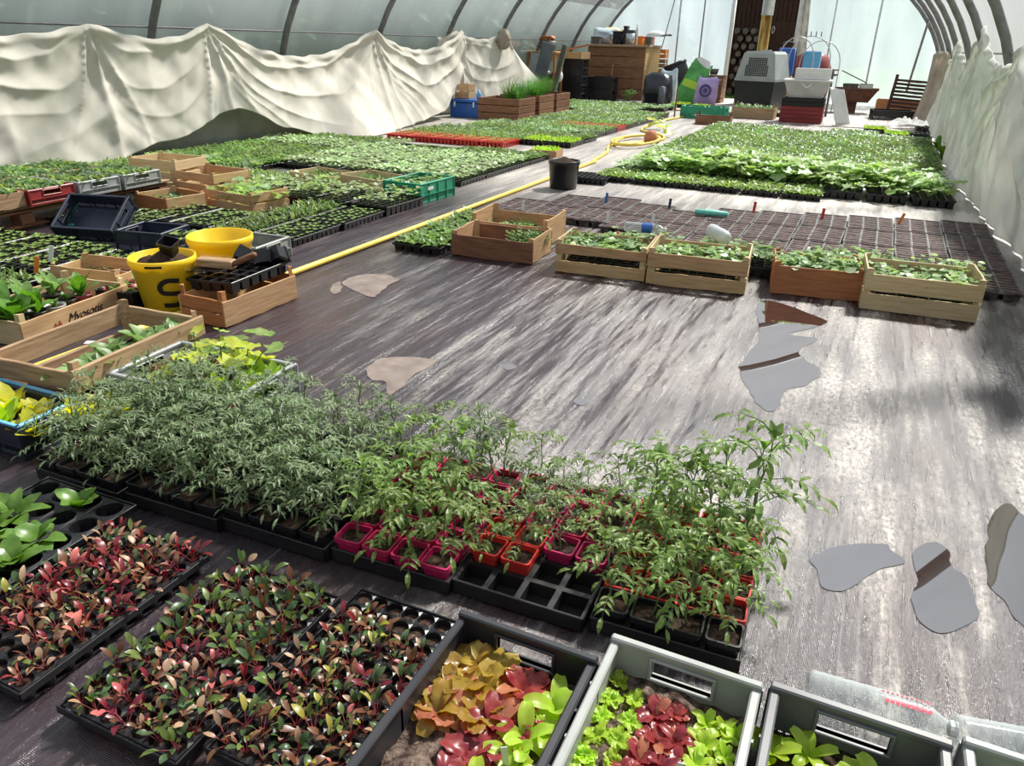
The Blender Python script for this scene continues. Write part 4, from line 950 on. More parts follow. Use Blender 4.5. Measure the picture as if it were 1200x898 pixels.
mb = MB(); mb.tube([(.05, 0, .04), (.10, 0, .064), (.19, 0, .105), (.20, 0, .11)], [.015, .019, .018, .010], 10); ob('handle', mb.mesh('handle', 'wooddark', True), tw)
br = thing('scrubbing_brush', 'wooden brush with upturned pale bristles lying on the trowel blade', 'brush', (-3.36, 3.16, ptz + .102), R(12))
mb = MB(); mb.box(-.115, .115, -.035, .035, 0, .05, .006); ob('brush_block', mb.mesh('brush_block', 'woodgrey'), br)
mb = MB()
for i in range(26):
    for j in range(6): mb.leaf((-.10 + .2 * i / 25, -.026 + .052 * j / 5, .048), rnd.uniform(0, 6), 1.4, .022, .0016, .2, 1)
stuff(ob('bristles', mb.mesh('bristles', 'woodpale'), br))
for x, y, rx, ry, lab in ((-3.36, 3.38, .9, .5, 'black nursery pot tipped over on the tray behind the brush'), (-3.22, 3.40, 1.1, -.2, 'black nursery pot lying on the tray beside the trowel handle'), (-3.18, 3.47, 1.0, -.5, 'black nursery pot lying at the far corner of the pot tray')):
    pp = thing('nursery_pot', lab, 'pot', (x, y, ptz + .125), 0, None, (rx + PI, ry, .4)); ob('pot', pot_mesh(.11, .10, 'black'), pp, (0, 0, -.045))

# ================================================================== CRATES ALONG THE HOSE, NEAR THE TOMATOES
gc = plastic_crate('grey plastic crate of yellowing squash between tomatoes and hose', (-2.47, 2.165, 0), R(3), .67, .43, .175, 'grey')
ob('soil', soil_bed(.6, .37, .07, .01, 'soil', 10, 4), gc)
sqy = [roundy('squashy', 7, .20, .042, 520 + i, 5, 'squash', .5) for i in range(3)]; gl = [rosette('lime', 8, .11, .020, 530 + i, 1.15, .6) for i in range(2)]; syl = [rosette('yelleaf', 9, .11, .024, 540 + i, 1.0, .7) for i in range(2)]
rnd.seed(41)
put_plants('squash_plant', sqy, [w2(gc, .05, .05, .07), w2(gc, .13, .08, .07), w2(gc, .02, -.05, .07), w2(gc, .14, -.04, .07), w2(gc, -.05, .10, .07)], 'tall squash seedling with pale yellow leaves in the grey crate', 'plant', 'squash in the grey crate', (1.1, 1.5))
put_plants('leafy_plant', gl, [w2(gc, .21, .1, .07), w2(gc, .26, .05, .07), w2(gc, .27, .12, .07), w2(gc, .22, -.02, .07), w2(gc, .28, -.06, .07), w2(gc, .20, -.12, .07)], 'upright lime-leaved plant at the open end of the grey crate', 'plant', 'lime plants in the grey crate', (1.1, 1.5))
mb = MB(); mb.box(-.13, .13, -.10, .10, 0, .12, .004)
ws = wood_crate('low wooden box standing inside the grey plastic crate', w2(gc, -.17, .06, .016), R(3), .25, .20, .12, 'wooddark', ((0, 1),), ((0, 1),), 1.0)
bxc = plastic_crate('dark blue crate with a sky-blue rim beside the outer tomatoes', (-3.03, 1.60, 0), R(2), .64, .27, .14, 'navy')
mb = MB()
for a in ((-.322, .322, -.137, -.121), (-.322, .322, .121, .137), (-.322, -.306, -.137, .137), (.306, .322, -.137, .137)): mb.box(a[0], a[1], a[2], a[3], .14, .150, .002)
ob('rim', mb.mesh('blue_rim', 'skyblue'), bxc); ob('soil', soil_bed(.58, .22, .07, .01, 'soil', 8, 7), bxc)
put_plants('leafy_plant', syl + gl[:1], [w2(bxc, .30 - .055 * q, -.07 + .06 * (q % 3), .07) for q in range(6)], 'yellowing leafy plant in the blue-rimmed crate', 'plant', 'yellowing plants in the blue-rimmed crate', (1.0, 1.3))
put_plants('leafy_plant', syl, [(-2.63, 1.66, .10), (-2.56, 1.80, .07), (-2.62, 1.74, .07), (-2.66, 1.80, .07), (-2.58, 1.70, .08)], 'yellow-green leafy plant at the tomato end of the grey crate', 'plant', 'yellow-green plants by the tomatoes', (.9, 1.2))
mb = MB(); mb.box(-.35, .35, -.04, .04, 0, .012, .003)
# large weathered crate of borage
wc = wood_crate('large weathered crate with rounded rails, young borage along one side', (-3.06, 2.14, 0), PI / 2 + R(5), .76, .50, .235, 'woodgrey', ((.08, .42), (.58, 1.0)), ((.1, .45), (.55, .95)), 1.10, t=.020)
tr2 = square_tray(.60, .36, 9, 5, .06, .012); t = tag(ob('cell_tray', tr2[0], None, w2(wc, 0, -.03, .02), PI / 2 + R(5)), 'cell tray of borage inside the large weathered crate', 'tray'); ob('potting_soil', tr2[1], t)
bor = [rosette('sage', 8, .085, .016, 550 + i, 1.0, 1.5) for i in range(4)]; rnd.seed(42)
put_plants('borage_plant', bor, [w2(wc, -.32 + .058 * i, -.10 + rnd.uniform(-.05, .05), .14) for i in range(12)] + [w2(wc, -.30 + .07 * i, -.18, .14) for i in range(9)], 'young borage plant with curling leaves in the large weathered crate', 'plant', 'borage in the weathered crate', (1.2, 1.6))
for i, (x, y) in enumerate(((-2.71, 1.98), (-2.735, 2.38))):
    t = tag(ob('cell_tray', square_tray(.16, .36, 3, 7, .055)[0], None, (x, y + .05, 0), R(5)), 'narrow cell tray of borage squeezed beside the weathered crate, ' + ('nearer' if i == 0 else 'farther') + ' of two', 'tray')
    put_plants('borage_plant', bor, [w2(t, rnd.uniform(-.05, .05), -.14 + .045 * k_, .05) for k_ in range(7)], 'young borage plant outside the rail of the weathered crate', 'plant', 'borage beside the weathered crate', (1.2, 1.5))
# crate with the handwritten plant name
def myo():
    c = wood_crate('wooden crate of potted leafy plants with a handwritten plant name', (-4.06, 2.55, 0), PI / 2 + R(8), .74, .46, .135, 'wood', ((0, .95),), ((0, 1.0),), 1.25, endmt='woodpale')
    fc = bpy.data.curves.new('handwritten_name', 'FONT'); fc.body = 'Myosotis'; fc.size = .070; fc.shear = .45; fc.extrude = .0006; fc.align_x = 'CENTER'; fc.space_character = .95
    tmp = bpy.data.objects.new('handwritten_name', fc); COL.objects.link(tmp); bpy.context.view_layer.update(); me = bpy.data.meshes.new_from_object(tmp.evaluated_get(bpy.context.evaluated_depsgraph_get())); bpy.data.objects.remove(tmp); me.materials.clear(); me.materials.append(M['ink'])
    o = ob('handwritten_name', me, c)
    o.location = (.03, -.2325, .045); o.rotation_euler = (PI / 2, 0, 0)
    mb = MB()   # small printed house-like mark before the name
    for a in ((0, 0, .03), (.028, 0, .036)): mb.add([(a[0] - .016, 0, 0), (a[0] + .016, 0, 0), (a[0], 0, a[2])], [(0, 1, 2)])
    mb.tube([(-.04, 0, -.002), (.06, 0, -.004)], .0025, 4); M['rust'] = mat('red_brown_ink', (.28, .06, .03)); ob('printed_mark', mb.mesh('printed_mark', 'rust'), c, (-.17, -.2325, .045))
    return c
mc = myo()
bigl = [rosette('spin', 7, .17, .036, 560 + i, 1.1, .8, stem=.02) for i in range(3)] + [rosette('sage', 7, .15, .034, 565, 1.1, .9, stem=.02)]
rp = {k: pot_mesh(.10, .09, k) for k in ('black', 'maroon', 'ltgrey')}; rnd.seed(43)
def round_pot(mt, r=.055, h=.09):
    mb = MB(); mb.lathe([(.001, 0), (r * .75, 0), (r * .96, h * .85), (r * 1.05, h * .86), (r * 1.05, h), (r * .97, h), (r * .72, .006), (.001, .006)], 20); return mb.mesh('round_pot', mt, True)
rpm = {k: round_pot(k) for k in ('black', 'maroon', 'ltgrey')}
mb = MB(); mb.disc((0, 0, .078), .05, 14); rsoil = mb.mesh('soil', 'soil')
for i, (a, b, k_, s_, lb_) in enumerate(((-.28, -.10, 'black', 1.1, 'big-leaved potted plant hanging over the corner of the named crate'), (-.22, .06, 'black', 1.15, 'big-leaved potted plant at the outer end of the named crate'), (-.13, -.07, 'black', 1.0, 'big-leaved potted plant second along the written side of the named crate'), (-.05, .08, 'black', 1.05, 'big-leaved potted plant in the middle of the named crate'), (-.02, -.08, 'ltgrey', .3, 'pale grey round pot with a tiny plant in the named crate'), (.09, -.05, 'black', .35, 'black round pot with a short plant in the named crate'), (.19, -.06, 'maroon', .9, 'leafy plant in a maroon round pot in the named crate'), (.14, .10, 'black', 1.0, 'leafy plant at the back of the named crate'), (-.31, .13, 'black', 1.0, 'big-leaved potted plant in the far corner of the named crate'))):
    r0 = thing('potted_plant', lb_, 'potted plant', w2(mc, a, b, .02), rnd.uniform(0, 6)); ob('pot', rpm[k_], r0); ob('soil', rsoil, r0); ob('plant', bigl[i % 4], r0, (0, 0, .075), 0, None, s_)
sb = wood_crate('wooden crate behind the named crate, holding small potted seedlings', (-4.30, 3.10, 0), PI / 2 + R(10), .30, .50, .16, 'wood', ((0, .9),), ((0, .5), (.55, 1.05)), 1.1)
sbx = wood_crate('low dark box with white scribbling, holding maroon pots', (-3.92, 3.02, 0), PI / 2 + R(10), .34, .26, .11, 'black', ((0, 1.0),), ((0, 1.0),), 1.0, endmt='black')
mb = MB(); mb.tube(smooth([(-.05, 0, .02), (0, 0, .04), (.02, 0, .06), (-.01, 0, .07), (-.02, 0, .04), (.02, 0, .025), (.06, 0, .05)], 5), .0025, 4); ob('white_scribble', mb.mesh('white_scribble', 'whiteink'), sbx, (-.177, .0, 0), PI / 2)
smp = [rosette('small', 6, .05, .014, 570 + i, .8, .8) for i in range(3)]
for i in range(6):
    r0 = thing('potted_plant', 'small seedling in a round maroon pot in the dark scribbled box', 'potted plant', w2(sbx, -.10 + .1 * (i % 3), -.06 + .12 * (i // 3), .02), 0, 'maroon pots in the dark box'); ob('pot', rpm['maroon'], r0); ob('soil', rsoil, r0); ob('plant', smp[i % 3], r0, (0, 0, .075), i)
mb = MB(); mb.box(-.035, .035, -.02, .02, 0, .002); p = at(108, 402, 0)
tag(ob('paper_scrap', mb.mesh('paper_scrap', 'white'), None, (p.x, p.y, .002), .5), 'scrap of white card lying before the named crate', 'paper')
for px, py, c, lb_ in ((58, 303, 'white', 'white plant tag behind the big-leaved potted plants'), (41, 317, 'orange', 'small yellow-orange plant tag behind the big-leaved plants')):
    p = at(px, py, .08); tag(ob('plant_label', tagm[c], None, (p.x, p.y, .05), 0, (-.15, .2, .5), 1.2), lb_, 'tag')
# ================================================================== LEFT SIDE: SEEDLING TRAYS, PALLET, CRATES
rnd.seed(51)
sq_open = square_tray(TW, TL, 6, 10, .058, .016, .010, 'seedling_tray')
tinyA = carp_set('tiny', TW - .02, TL - .02, 6, 10, 'small', .06, .045, None, 4, .12, 11)
tinyB = carp_set('fine', TW - .02, TL - .02, 6, 10, 'dense', .075, .045, 'small', 3, .05, 12)
rnd.seed(52)
# the rows nearest the buckets: every seedling on its own
one = []
for i in range(5):
    mb = MB(); rnd.seed(900 + i); h = rnd.uniform(.03, .045); mb.leaf((0, 0, 0), 0, 1.5, h, .0022, .1, 1); a = rnd.uniform(0, 6)
    for q in range(4): mb.leaf((0, 0, h * .9), a + q * PI / 2, .5, .030, .0105, .6, 3, .2)
    for q in range(2): mb.leaf((0, 0, h), a + q * PI + .7, 1.1, .016, .007, .3, 2, .2)
    one.append(mb.mesh('small_seedling', 'small'))
rnd.seed(53)
for i in range(3):
    x, y = -4.62 - .44 * i, 3.31 + .03 * i
    t = tag(ob('seedling_tray', sq_open[0], None, (x, y, 0), R(3)), ('black cell tray of sparse seedlings ' + ('next to the two buckets', 'second from the buckets', 'third from the buckets')[i]), 'tray'); ob('potting_soil', sq_open[1], t)
    for (cx_, cy_) in sq_open[2]:
        if rnd.random() < .1: continue
        tag(ob('small_seedling', rnd.choice(one), None, w2(t, cx_ + rnd.uniform(-.01, .01), cy_ + rnd.uniform(-.01, .01), .042), 0, (rnd.uniform(-.2, .2), rnd.uniform(-.2, .2), rnd.uniform(0, 6))), 'tiny green seedling in one of the sparse trays by the buckets', 'seedling', 'tiny seedlings in the trays by the buckets')
LABL = 'black cell tray of sparse small seedlings among those by the dark empty crates'
for i in range(4):
    for y in (2.63, 1.97):
        if i < 1 and y < 2.6: continue
        seed_tray(-4.85 - .44 * i, y + .03 * i, R(3), sq_open, tinyB if i == 0 else tinyA, LABL, 'sparse seedling trays by the dark empty crates')
seed_tray(-5.93, 3.35, R(3), sq_open, tinyA, LABL, 'sparse seedling trays by the dark empty crates')
for i in range(2): seed_tray(-5.62 - .44 * i, 4.42, R(3), sq_open, tinyA, LABL, 'sparse seedling trays by the dark empty crates')
# block beyond the buckets along the hose path
LB2 = 'black cell tray of small seedlings in the block between pallet crates and hose path'
for i in range(4):
    seed_tray(-4.17 - .44 * i, 4.82, R(2), sq_open, tinyA if i != 1 else tinyB, LB2, 'small seedling trays along the hose path')
for i in range(2): seed_tray(-4.17 - .44 * i, 5.48, R(2), sq_open, tinyA if i == 0 else tinyB, LB2, 'small seedling trays along the hose path')
# taller pale brassicas in the next row
brass = carp_set('round', TW - .02, TL - .02, 6, 9, 'pale', .13, .05, 'squash', 3, .05, 13); rnd.seed(54)
deep = square_tray(TW, TL, 5, 8, .085, .014, .012, 'deep_tray')
for i in range(3): seed_tray(-4.62 - .44 * i, 6.14 - .0 * i, R(-2), deep, brass, 'deep black tray of stalky pale seedlings before the green crate', 'stalky seedlings before the green crate')
seed_tray(-4.15, 5.98 + .16, R(-2), deep, brass, 'deep black tray of stalky seedlings jutting out under the green crate', None)
# green plastic crate
gr = plastic_crate('green plastic crate of leafy plants at the path edge', (-4.20, 6.80, .0), PI / 2 + R(-3), .64, .46, .20, 'greenp')
ob('soil', soil_bed(.58, .40, .10, .01, 'soil', 8, 3), gr)
crate_plants(gr, .56, .38, 14, .10, cg, 'leafy plant growing in the green plastic crate', 'plants in the green crate', sc=(.9, 1.3), nm='leafy_plant')
tx = [w2(gr, -.325, y, .135) for y in (-.05,)]
mb = MB(); mb.box(-.05, .05, -.001, .001, -.016, .016, .0005); ob('white_mark', mb.mesh('white_mark', 'whiteink'), gr, (-.15, -.237, .14))
# pale crates of seedlings
k1 = wood_crate('cream wooden crate of fine seedlings behind the green crate', (-4.80, 6.84, 0), R(-14), .62, .44, .17, 'woodpale', ((0, 1.0),), ((0, 1.0),), 1.05)
stuff(ob('seedlings', carpet(.56, .38, 9, 6, 'fine', 'dense', 71, .03, .10, .07), k1)); ob('soil', soil_bed(.58, .40, .07, .008, 'soil', 6, 2), k1)
k2 = wood_crate('cream wooden crate with two large leaves against it, behind the stalky seedlings', (-5.45, 6.82, 0), R(-8), .62, .44, .15, 'woodpale', ((0, 1.0),), ((0, 1.0),), 1.05)
stuff(ob('seedlings', carpet(.56, .38, 9, 6, 'fine', 'dense', 72, .03, .10, .06), k2))
k3 = wood_crate('open slatted crate overflowing with squash leaves', (-5.38, 5.55, 0), R(-6), .66, .46, .16, 'wood', ((0, .45), (.55, 1.0)), ((0, .5), (.6, 1.1)), 1.15)
sq = [roundy('squash', 6, .15, .062, 580 + i, 5, 'round', .6) for i in range(3)]; rnd.seed(55)
crate_plants(k3, .62, .42, 10, .05, sq, 'big-leaved squash plant in the overflowing crate', 'squash in the overflowing crate', sc=(.8, 1.15), nm='squash_plant')
for x, y in ((-4.86, 5.95), (-5.02, 6.35)): tag(ob('squash_plant', sq[0], None, (x, y, .10), 1, None, .8), 'big squash leaf standing against the cream crate, ' + ('before' if y < 6 else 'beside') + ' it', 'plant')
k4 = wood_crate('wooden crate half full of seedlings by the pallet end', (-5.86, 5.08, 0), R(-8), .48, .42, .15, 'woodred', ((0, 1.0),), ((0, 1.0),), 1.08, endmt='wood')
stuff(ob('seedlings', carpet(.42, .36, 6, 5, 'broad', 'dense2', 73, .05, .07, .06), k4))
k5 = wood_crate('tall slatted crate standing between pallet and squash', (-5.98, 5.72, 0), R(-4), .60, .46, .27, 'wood', ((0, .3), (.38, .62), (.70, 1.0)), ((0, .3), (.38, .62), (.7, 1.0)), 1.05)
k6 = wood_crate('pale slatted crate at the end of the row of plastic crates', (-6.55, 5.72, .05), R(4), .60, .44, .30, 'woodpale', ((0, .3), (.38, .62), (.70, 1.0)), ((0, .3), (.38, .62), (.7, 1.0)), 1.05)
# pallet bench with plastic crates of seedlings on it
pl = thing('pallet', 'weathered wooden pallet holding the red and grey crates', 'pallet', (-6.85, 4.25, 0), R(2))
for i in range(7): ob('deck_board', plank(2.3, .10, .022, 'deck_board', 'woodgrey'), pl, (-.62 + .205 * i, 0, .185), PI / 2, (PI / 2, 0, PI / 2))
for i in range(3):
    for j in range(4):
        mb = MB(); mb.box(-.07, .07, -.06, .06, 0, .09, .006); ob('block', mb.mesh('pallet_block', 'wooddark'), pl, (-.58 + .58 * i, -1.08 + .72 * j, .045))
    ob('runner', plank(2.3, .12, .022, 'runner', 'wooddark'), pl, (-.58 + .58 * i, 0, .035), 0, (PI / 2, 0, PI / 2)); ob('stringer', plank(2.3, .12, .022, 'stringer', 'wooddark'), pl, (-.58 + .58 * i, 0, .15), 0, (PI / 2, 0, PI / 2))
cres = carp_set('broad', .56, .36, 9, 6, 'dense2', .07, .10, 'small', 2, .03, 15); rnd.seed(56)
for y, mm, lab in ((4.10, 'maroon', 'maroon plastic crate of seedlings on the pallet edge'), (4.55, 'grey', 'grey plastic crate of seedlings next to the maroon one'), (5.0, 'ltgrey', 'pale grey plastic crate of seedlings at the end of the pallet')):
    c = plastic_crate(lab, (-6.40, y, .20), R(2), .60, .42, .13, mm); stuff(ob('seedlings', rnd.choice(cres), c, (0, 0, 0)))
for y, mm, lab in ((3.68, 'woodgrey', 'wooden box of seedlings on the pallet, beside the maroon crate'),):
    c = wood_crate(lab, (-6.42, y, .20), R(2), .60, .40, .12, mm, ((0, 1),), ((0, 1),), 1.0); stuff(ob('seedlings', rnd.choice(cres), c))
for i, y in enumerate((3.6, 4.02, 4.46, 4.90)):
    c = wood_crate('shallow wooden box of seedlings in the back row on the pallet', (-7.06, y, .20), R(2), .60, .40, .12, 'woodgrey', ((0, 1),), ((0, 1),), 1.0, group='boxes in the back row on the pallet'); stuff(ob('seedlings', rnd.choice(cres), c))
for i, y in enumerate((5.80,)):
    seed_tray(-7.0, y, R(2), trayE, dense_c, 'black tray of leafy seedlings on the ground past the pallet', None)
# two dark empty crates
plastic_crate('empty navy crate tipped up on its side among the seedlings', (-5.42, 3.98, .12), R(14), .52, .36, .15, 'navy', rot=(R(36), 0, R(16)))
plastic_crate('empty navy crate with a pale sticker lying flat behind the buckets', (-4.82, 3.96, .012), R(12), .40, .34, .16, 'navy', rot=(0, 0, R(12)))
mb = MB(); mb.box(-.1, .1, -.08, .08, 0, .06, .01); p = at(72, 272, 0)
tag(ob('folded_sheet', mb.mesh('folded_sheet', 'greenp'), None, (-5.72, 3.93, .06), .3), 'folded green plastic sheet beside the tipped navy crate', 'sheet')
lg2 = plastic_crate('pale grey slatted plastic crate standing beyond the far bucket', (-4.12, 4.13, 0), R(4), .60, .40, .14, 'ltgrey'); ob('soil', soil_bed(.5, .34, .03, .01, 'soil', 6, 9), lg2)
for i, (x, y) in enumerate(((-4.55, 4.02), (-4.45, 4.15), (-4.36, 4.0), (-4.25, 4.12))): tag(ob('squash_plant', sq[i % 3], None, (x, y, .035), i, None, .8), 'floppy squash plant hanging over the grey crate beyond the far bucket', 'plant', 'squash beyond the far bucket')

M['limey'] = leafm('lime_green_leaf', (.19, .29, .07), (.31, .41, .15), .45, .4)
# ================================================================== UPPER LEFT BLOCK
white_c = carp_set('round', TW - .02, TL - .02, 7, 11, 'pale', .075, .05, None, 4, .04, 16)
sp_c = carp_set('broad', TW - .02, TL - .02, 7, 11, 'dense', .08, .05, 'limey', 3, .03, 17)
lime_c = carp_set('cress', TW - .02, TL - .02, 9, 14, 'lime', .09, .04, None, 2, .02, 18)
bg_c = carp_set('broad', TW - .02, TL - .02, 7, 11, 'dense2', .08, .05, 'pale', 3, .03, 19)
fine_c = carp_set('fine', TW - .02, TL - .02, 8, 12, 'dense', .09, .05, 'small', 3, .02, 20)
rnd.seed(61)
def block(x1, y0, cols, rows, fn):
    for i in range(cols):
        for j in range(rows):
            r_ = fn(i, j)
            if r_ is None: continue
            sets, lab, grp, body = r_
            seed_tray(x1 - .21 - .432 * i + rnd.uniform(-.006, .006), y0 + .32 + .652 * j + rnd.uniform(-.008, .008), R(rnd.uniform(-1, 1)), body, sets, lab, grp, soil=(sets is None or sets is tinyA))
LW, GW = 'black tray of pale round-leaved brassica seedlings in the block past the green crate', 'pale brassica trays past the green crate'
LG, GG = 'black tray of dense green seedlings along the cream fleece', 'dense green trays along the cream fleece'
def up(i, j):
    if j == 3 and 3 <= i <= 4: return (tinyA, 'nearly bare black tray by the fleece in the block past the green crate', 'nearly bare trays in the block past the green crate', trayE)
    if j == 3 and i < 3: return (sp_c, 'black tray of bright green seedlings at the far side of the pale brassicas', 'bright green trays past the pale brassicas', trayE)
    return (white_c, LW, GW, trayE)
block(-4.12, 7.55, 6, 4, up)
block(-6.72, 7.0, 4, 5, lambda i, j: (white_c if (j == 3) else sp_c, LG, GG, trayE))
block(-5.75, 7.15, 2, 1, lambda i, j: None)
block(-5.78, 6.2, 6, 1, lambda i, j: None if i < 0 else (fine_c, LG, GG, trayE))
block(-6.8, 5.5, 4, 1, lambda i, j: (fine_c, LG, GG, trayE) if i > 1 else None)
for i, x in enumerate((-7.6, -7.1, -6.75)): tag(ob('squash_plant', sq[i], None, (x, 6.55 + .25 * i, .05), i, None, 1.1), 'big-leaved squash plant rising from the dense trays by the fleece', 'plant', 'squash by the fleece')
k7 = wood_crate('small wooden box of lime cress at the path corner of the pale brassicas', (-4.25, 10.35, 0), R(6), .40, .36, .11, 'wood', ((0, 1),), ((0, 1),), 1.0)
stuff(ob('seedlings', carpet(.36, .32, 9, 8, 'cress', 'lime', 75, 0, .09, .07), k7))

# ================================================================== BACK LEFT BLOCK
redpot = square_tray(TW, TL, 6, 9, .085, .012, .016, 'pot_block', 'redp')
red_c = carp_set('tiny', TW - .02, TL - .02, 6, 9, 'small', .08, .075, None, 2, .05, 22); rnd.seed(62)
GBL = 'green seedling trays before the planters'
def bl(i, j):
    if j == 0: return (red_c if i > 0 else tinyA, 'block of bright red pots edging the seedlings below the planters', 'red pot blocks below the planters', redpot) if i > 1 else None
    if j == 1: return (lime_c, 'dark tray of lime cress beside the end of the red pots', 'lime cress trays beside the red pots', deep) if i < 2 else (fine_c, 'black tray of fine green seedlings right behind the red pots', 'fine seedlings behind the red pots', trayE)
    return ((bg_c, fine_c, sp_c)[(j + (i > 3)) % 3], 'black tray of dense green seedlings in the block before the planters', GBL, trayE)
block(-4.30, 10.82, 7, 3, bl)
def bl2(i, j):
    if i == 5 and j > 1: return None
    if i == 0 and j == 2: return (red_c, 'block of red pots at the path edge, far from the other red pots', None, redpot)
    if i in (1, 2) and j == 2: return (red_c, 'block of red pots inside the seedling block towards the workbench', 'red pots towards the workbench', redpot)
    if i == 0 and j == 0: return (bg_c, 'deep dark tray of bluish seedlings at the path edge', None, deep)
    return ((bg_c, fine_c, bg_c, sp_c)[(j + (i > 2)) % 4], 'black tray of dense green seedlings in the block before the workbench', 'green seedling trays before the workbench', deep if i == 0 else trayE)
block(-4.40, 12.9, 6, 8, bl2)
for i, (x, y) in enumerate(((-5.06, 19.7), (-5.04, 20.4))):
    seed_tray(x, y, R(4), deep, bg_c, 'black tray of bluish seedlings by the black bags', 'trays by the black bags')

block(-5.32, 18.15, 6, 4, lambda i, j: (bg_c if (i + j) % 2 else sp_c, 'black tray of bluish-green seedlings right at the foot of the workbench and crates', 'trays at the foot of the workbench', deep if i == 0 else trayE))

# ================================================================== RIGHT BLOCK
rnd.seed(63)
LR1, LR2, LR3 = 'black tray of small lime-green seedlings at the front edge beyond the sown trays', 'black tray of dense green seedlings in the wide block beyond the squash', 'black tray of bluish-green seedlings at the far side of the wide block'
def rb(i, j):
    if j == 0: return (carp_lime, LR1, 'lime seedling trays beyond the sown trays', trayE) if i > 2 else None
    if j == 1 and i < 3: return None
    if j == 1: return (white_c, 'black tray of pale leafy seedlings among the squash beyond the sown trays', 'pale leafy trays among the squash', trayE)
    if j in (2, 3): return (white_c if i % 3 else bg_c, 'black tray of pale seedlings behind the squash row', 'pale trays behind the squash', trayE)
    if i == 4 and j == 4: return (bg_c, LR2, 'dense trays beyond the squash', trayE)
    if j > 9: return (bg_c if j > 10 or i < 4 else sp_c, LR3, 'bluish trays at the far side', trayE) if not (j == 11 and (3 < i < 6 or i < 2)) else None
    return ((sp_c, fine_c, sp_c)[(i * 2 + j) % 3], LR2, 'dense trays beyond the squash', trayE)
carp_lime = carp_set('broad', TW - .02, TL - .02, 8, 12, 'limey', .06, .045, 'small', 2, .03, 24); rnd.seed(64)
block(.90, 8.80, 9, 12, rb)
et = square_tray(.50, .44, 8, 7, .07, .05, .010, 'empty_tray'); tag(ob('empty_tray', et[0], None, (-3.0, 8.72, 0), R(4)), 'empty black cell tray beside the round black tub', 'tray')
# big-leaved squash: individual plants
sqb = [roundy('squash', 8, .19, .062, 600 + i, 5, 'pale', .55) for i in range(4)]; rnd.seed(65)
pts = []
for i in range(27):
    for j in range(5):
        x = -2.55 + .118 * i + rnd.uniform(-.03, .03); y = 9.55 + .17 * j + rnd.uniform(-.04, .04)
        if x > -.55 and j > 2: continue
        pts.append((x, y, .05))
put_plants('squash_plant', sqb, pts, 'big-leaved pale squash seedling in the band beyond the sown trays', 'plant', 'squash seedlings beyond the sown trays', (.95, 1.45))
for i in range(3):
    x = -.22 + .45 * i; t = tag(ob('pot_tray', deep[0], None, (x, 9.42, 0), R(2)), ('deep black pot tray of squash, ' + ('at the gap with a white-topped empty cell', 'middle of the three at the front edge', 'at the end of the front edge by the fleece')[i]), 'tray')
    put_plants('squash_plant', sqb, [w2(t, rnd.uniform(-.16, .16), -.24 + .085 * q, .06) for q in range(7)], 'squash seedling in the deep pot tray ' + ('by the gap', 'in the middle of the front edge', 'nearest the fleece')[i], 'plant', 'squash in the deep tray ' + str(i), (.8, 1.1))
# trays of lettuce and others at the far end, potted things
for i, (px, py, st, lab) in enumerate(((1025, 152, lime_c, 'tray of tall lime cress before the leaning crate'), (1050, 158, lime_c, 'tray of lime cress nearest the leaning crate on the fleece side'), (1078, 158, tinyA, 'tray of sparse pale seedlings by the fleece at the far end'), (1085, 150, tinyA, 'tray of thin seedlings behind the sparse pale ones'))):
    p = at(px, py, .05); seed_tray(p.x, p.y, R(2), deep, st, lab, None)
for i, (px, py) in enumerate(((1104, 190), (1098, 178), (1110, 182))):
    p = at(px, py, .0); tag(ob('leafy_plant', bigl[i], None, (p.x, p.y, .02), i, None, 1.6), 'dark leafy plant at the foot of the fleece', 'plant', 'dark plants at the foot of the fleece')
ss = roundy('squashy', 6, .18, .09, 640, 5, 'squash'); 
for px, py in ((770, 152), (778, 160)): p = at(px, py, 0); tag(ob('squash_plant', ss, None, (p.x, p.y, .05), px, None, 1.0), 'yellow-green squash plant by the hose coil, ' + ('farther' if py < 155 else 'nearer') + ' one', 'plant')
p = at(762, 168, 0); mb = MB(); mb.lathe([(.001, .0), (.10, .02), (.12, .10), (.08, .19), (.001, .21)], 12); tag(ob('clay_pot', mb.mesh('clay_pot', 'terra', True), None, (p.x, p.y, 0)), 'terracotta pot upside down beside the hose coil', 'pot')
p = at(790, 138, 0); mb = MB(); mb.tube([(0, 0, 0), (.01, 0, .62)], .018, 6); tag(ob('stake', mb.mesh('stake', 'wooddark'), None, (p.x, p.y, 0)), 'thin brown stake standing at the end of the hose', 'stake')
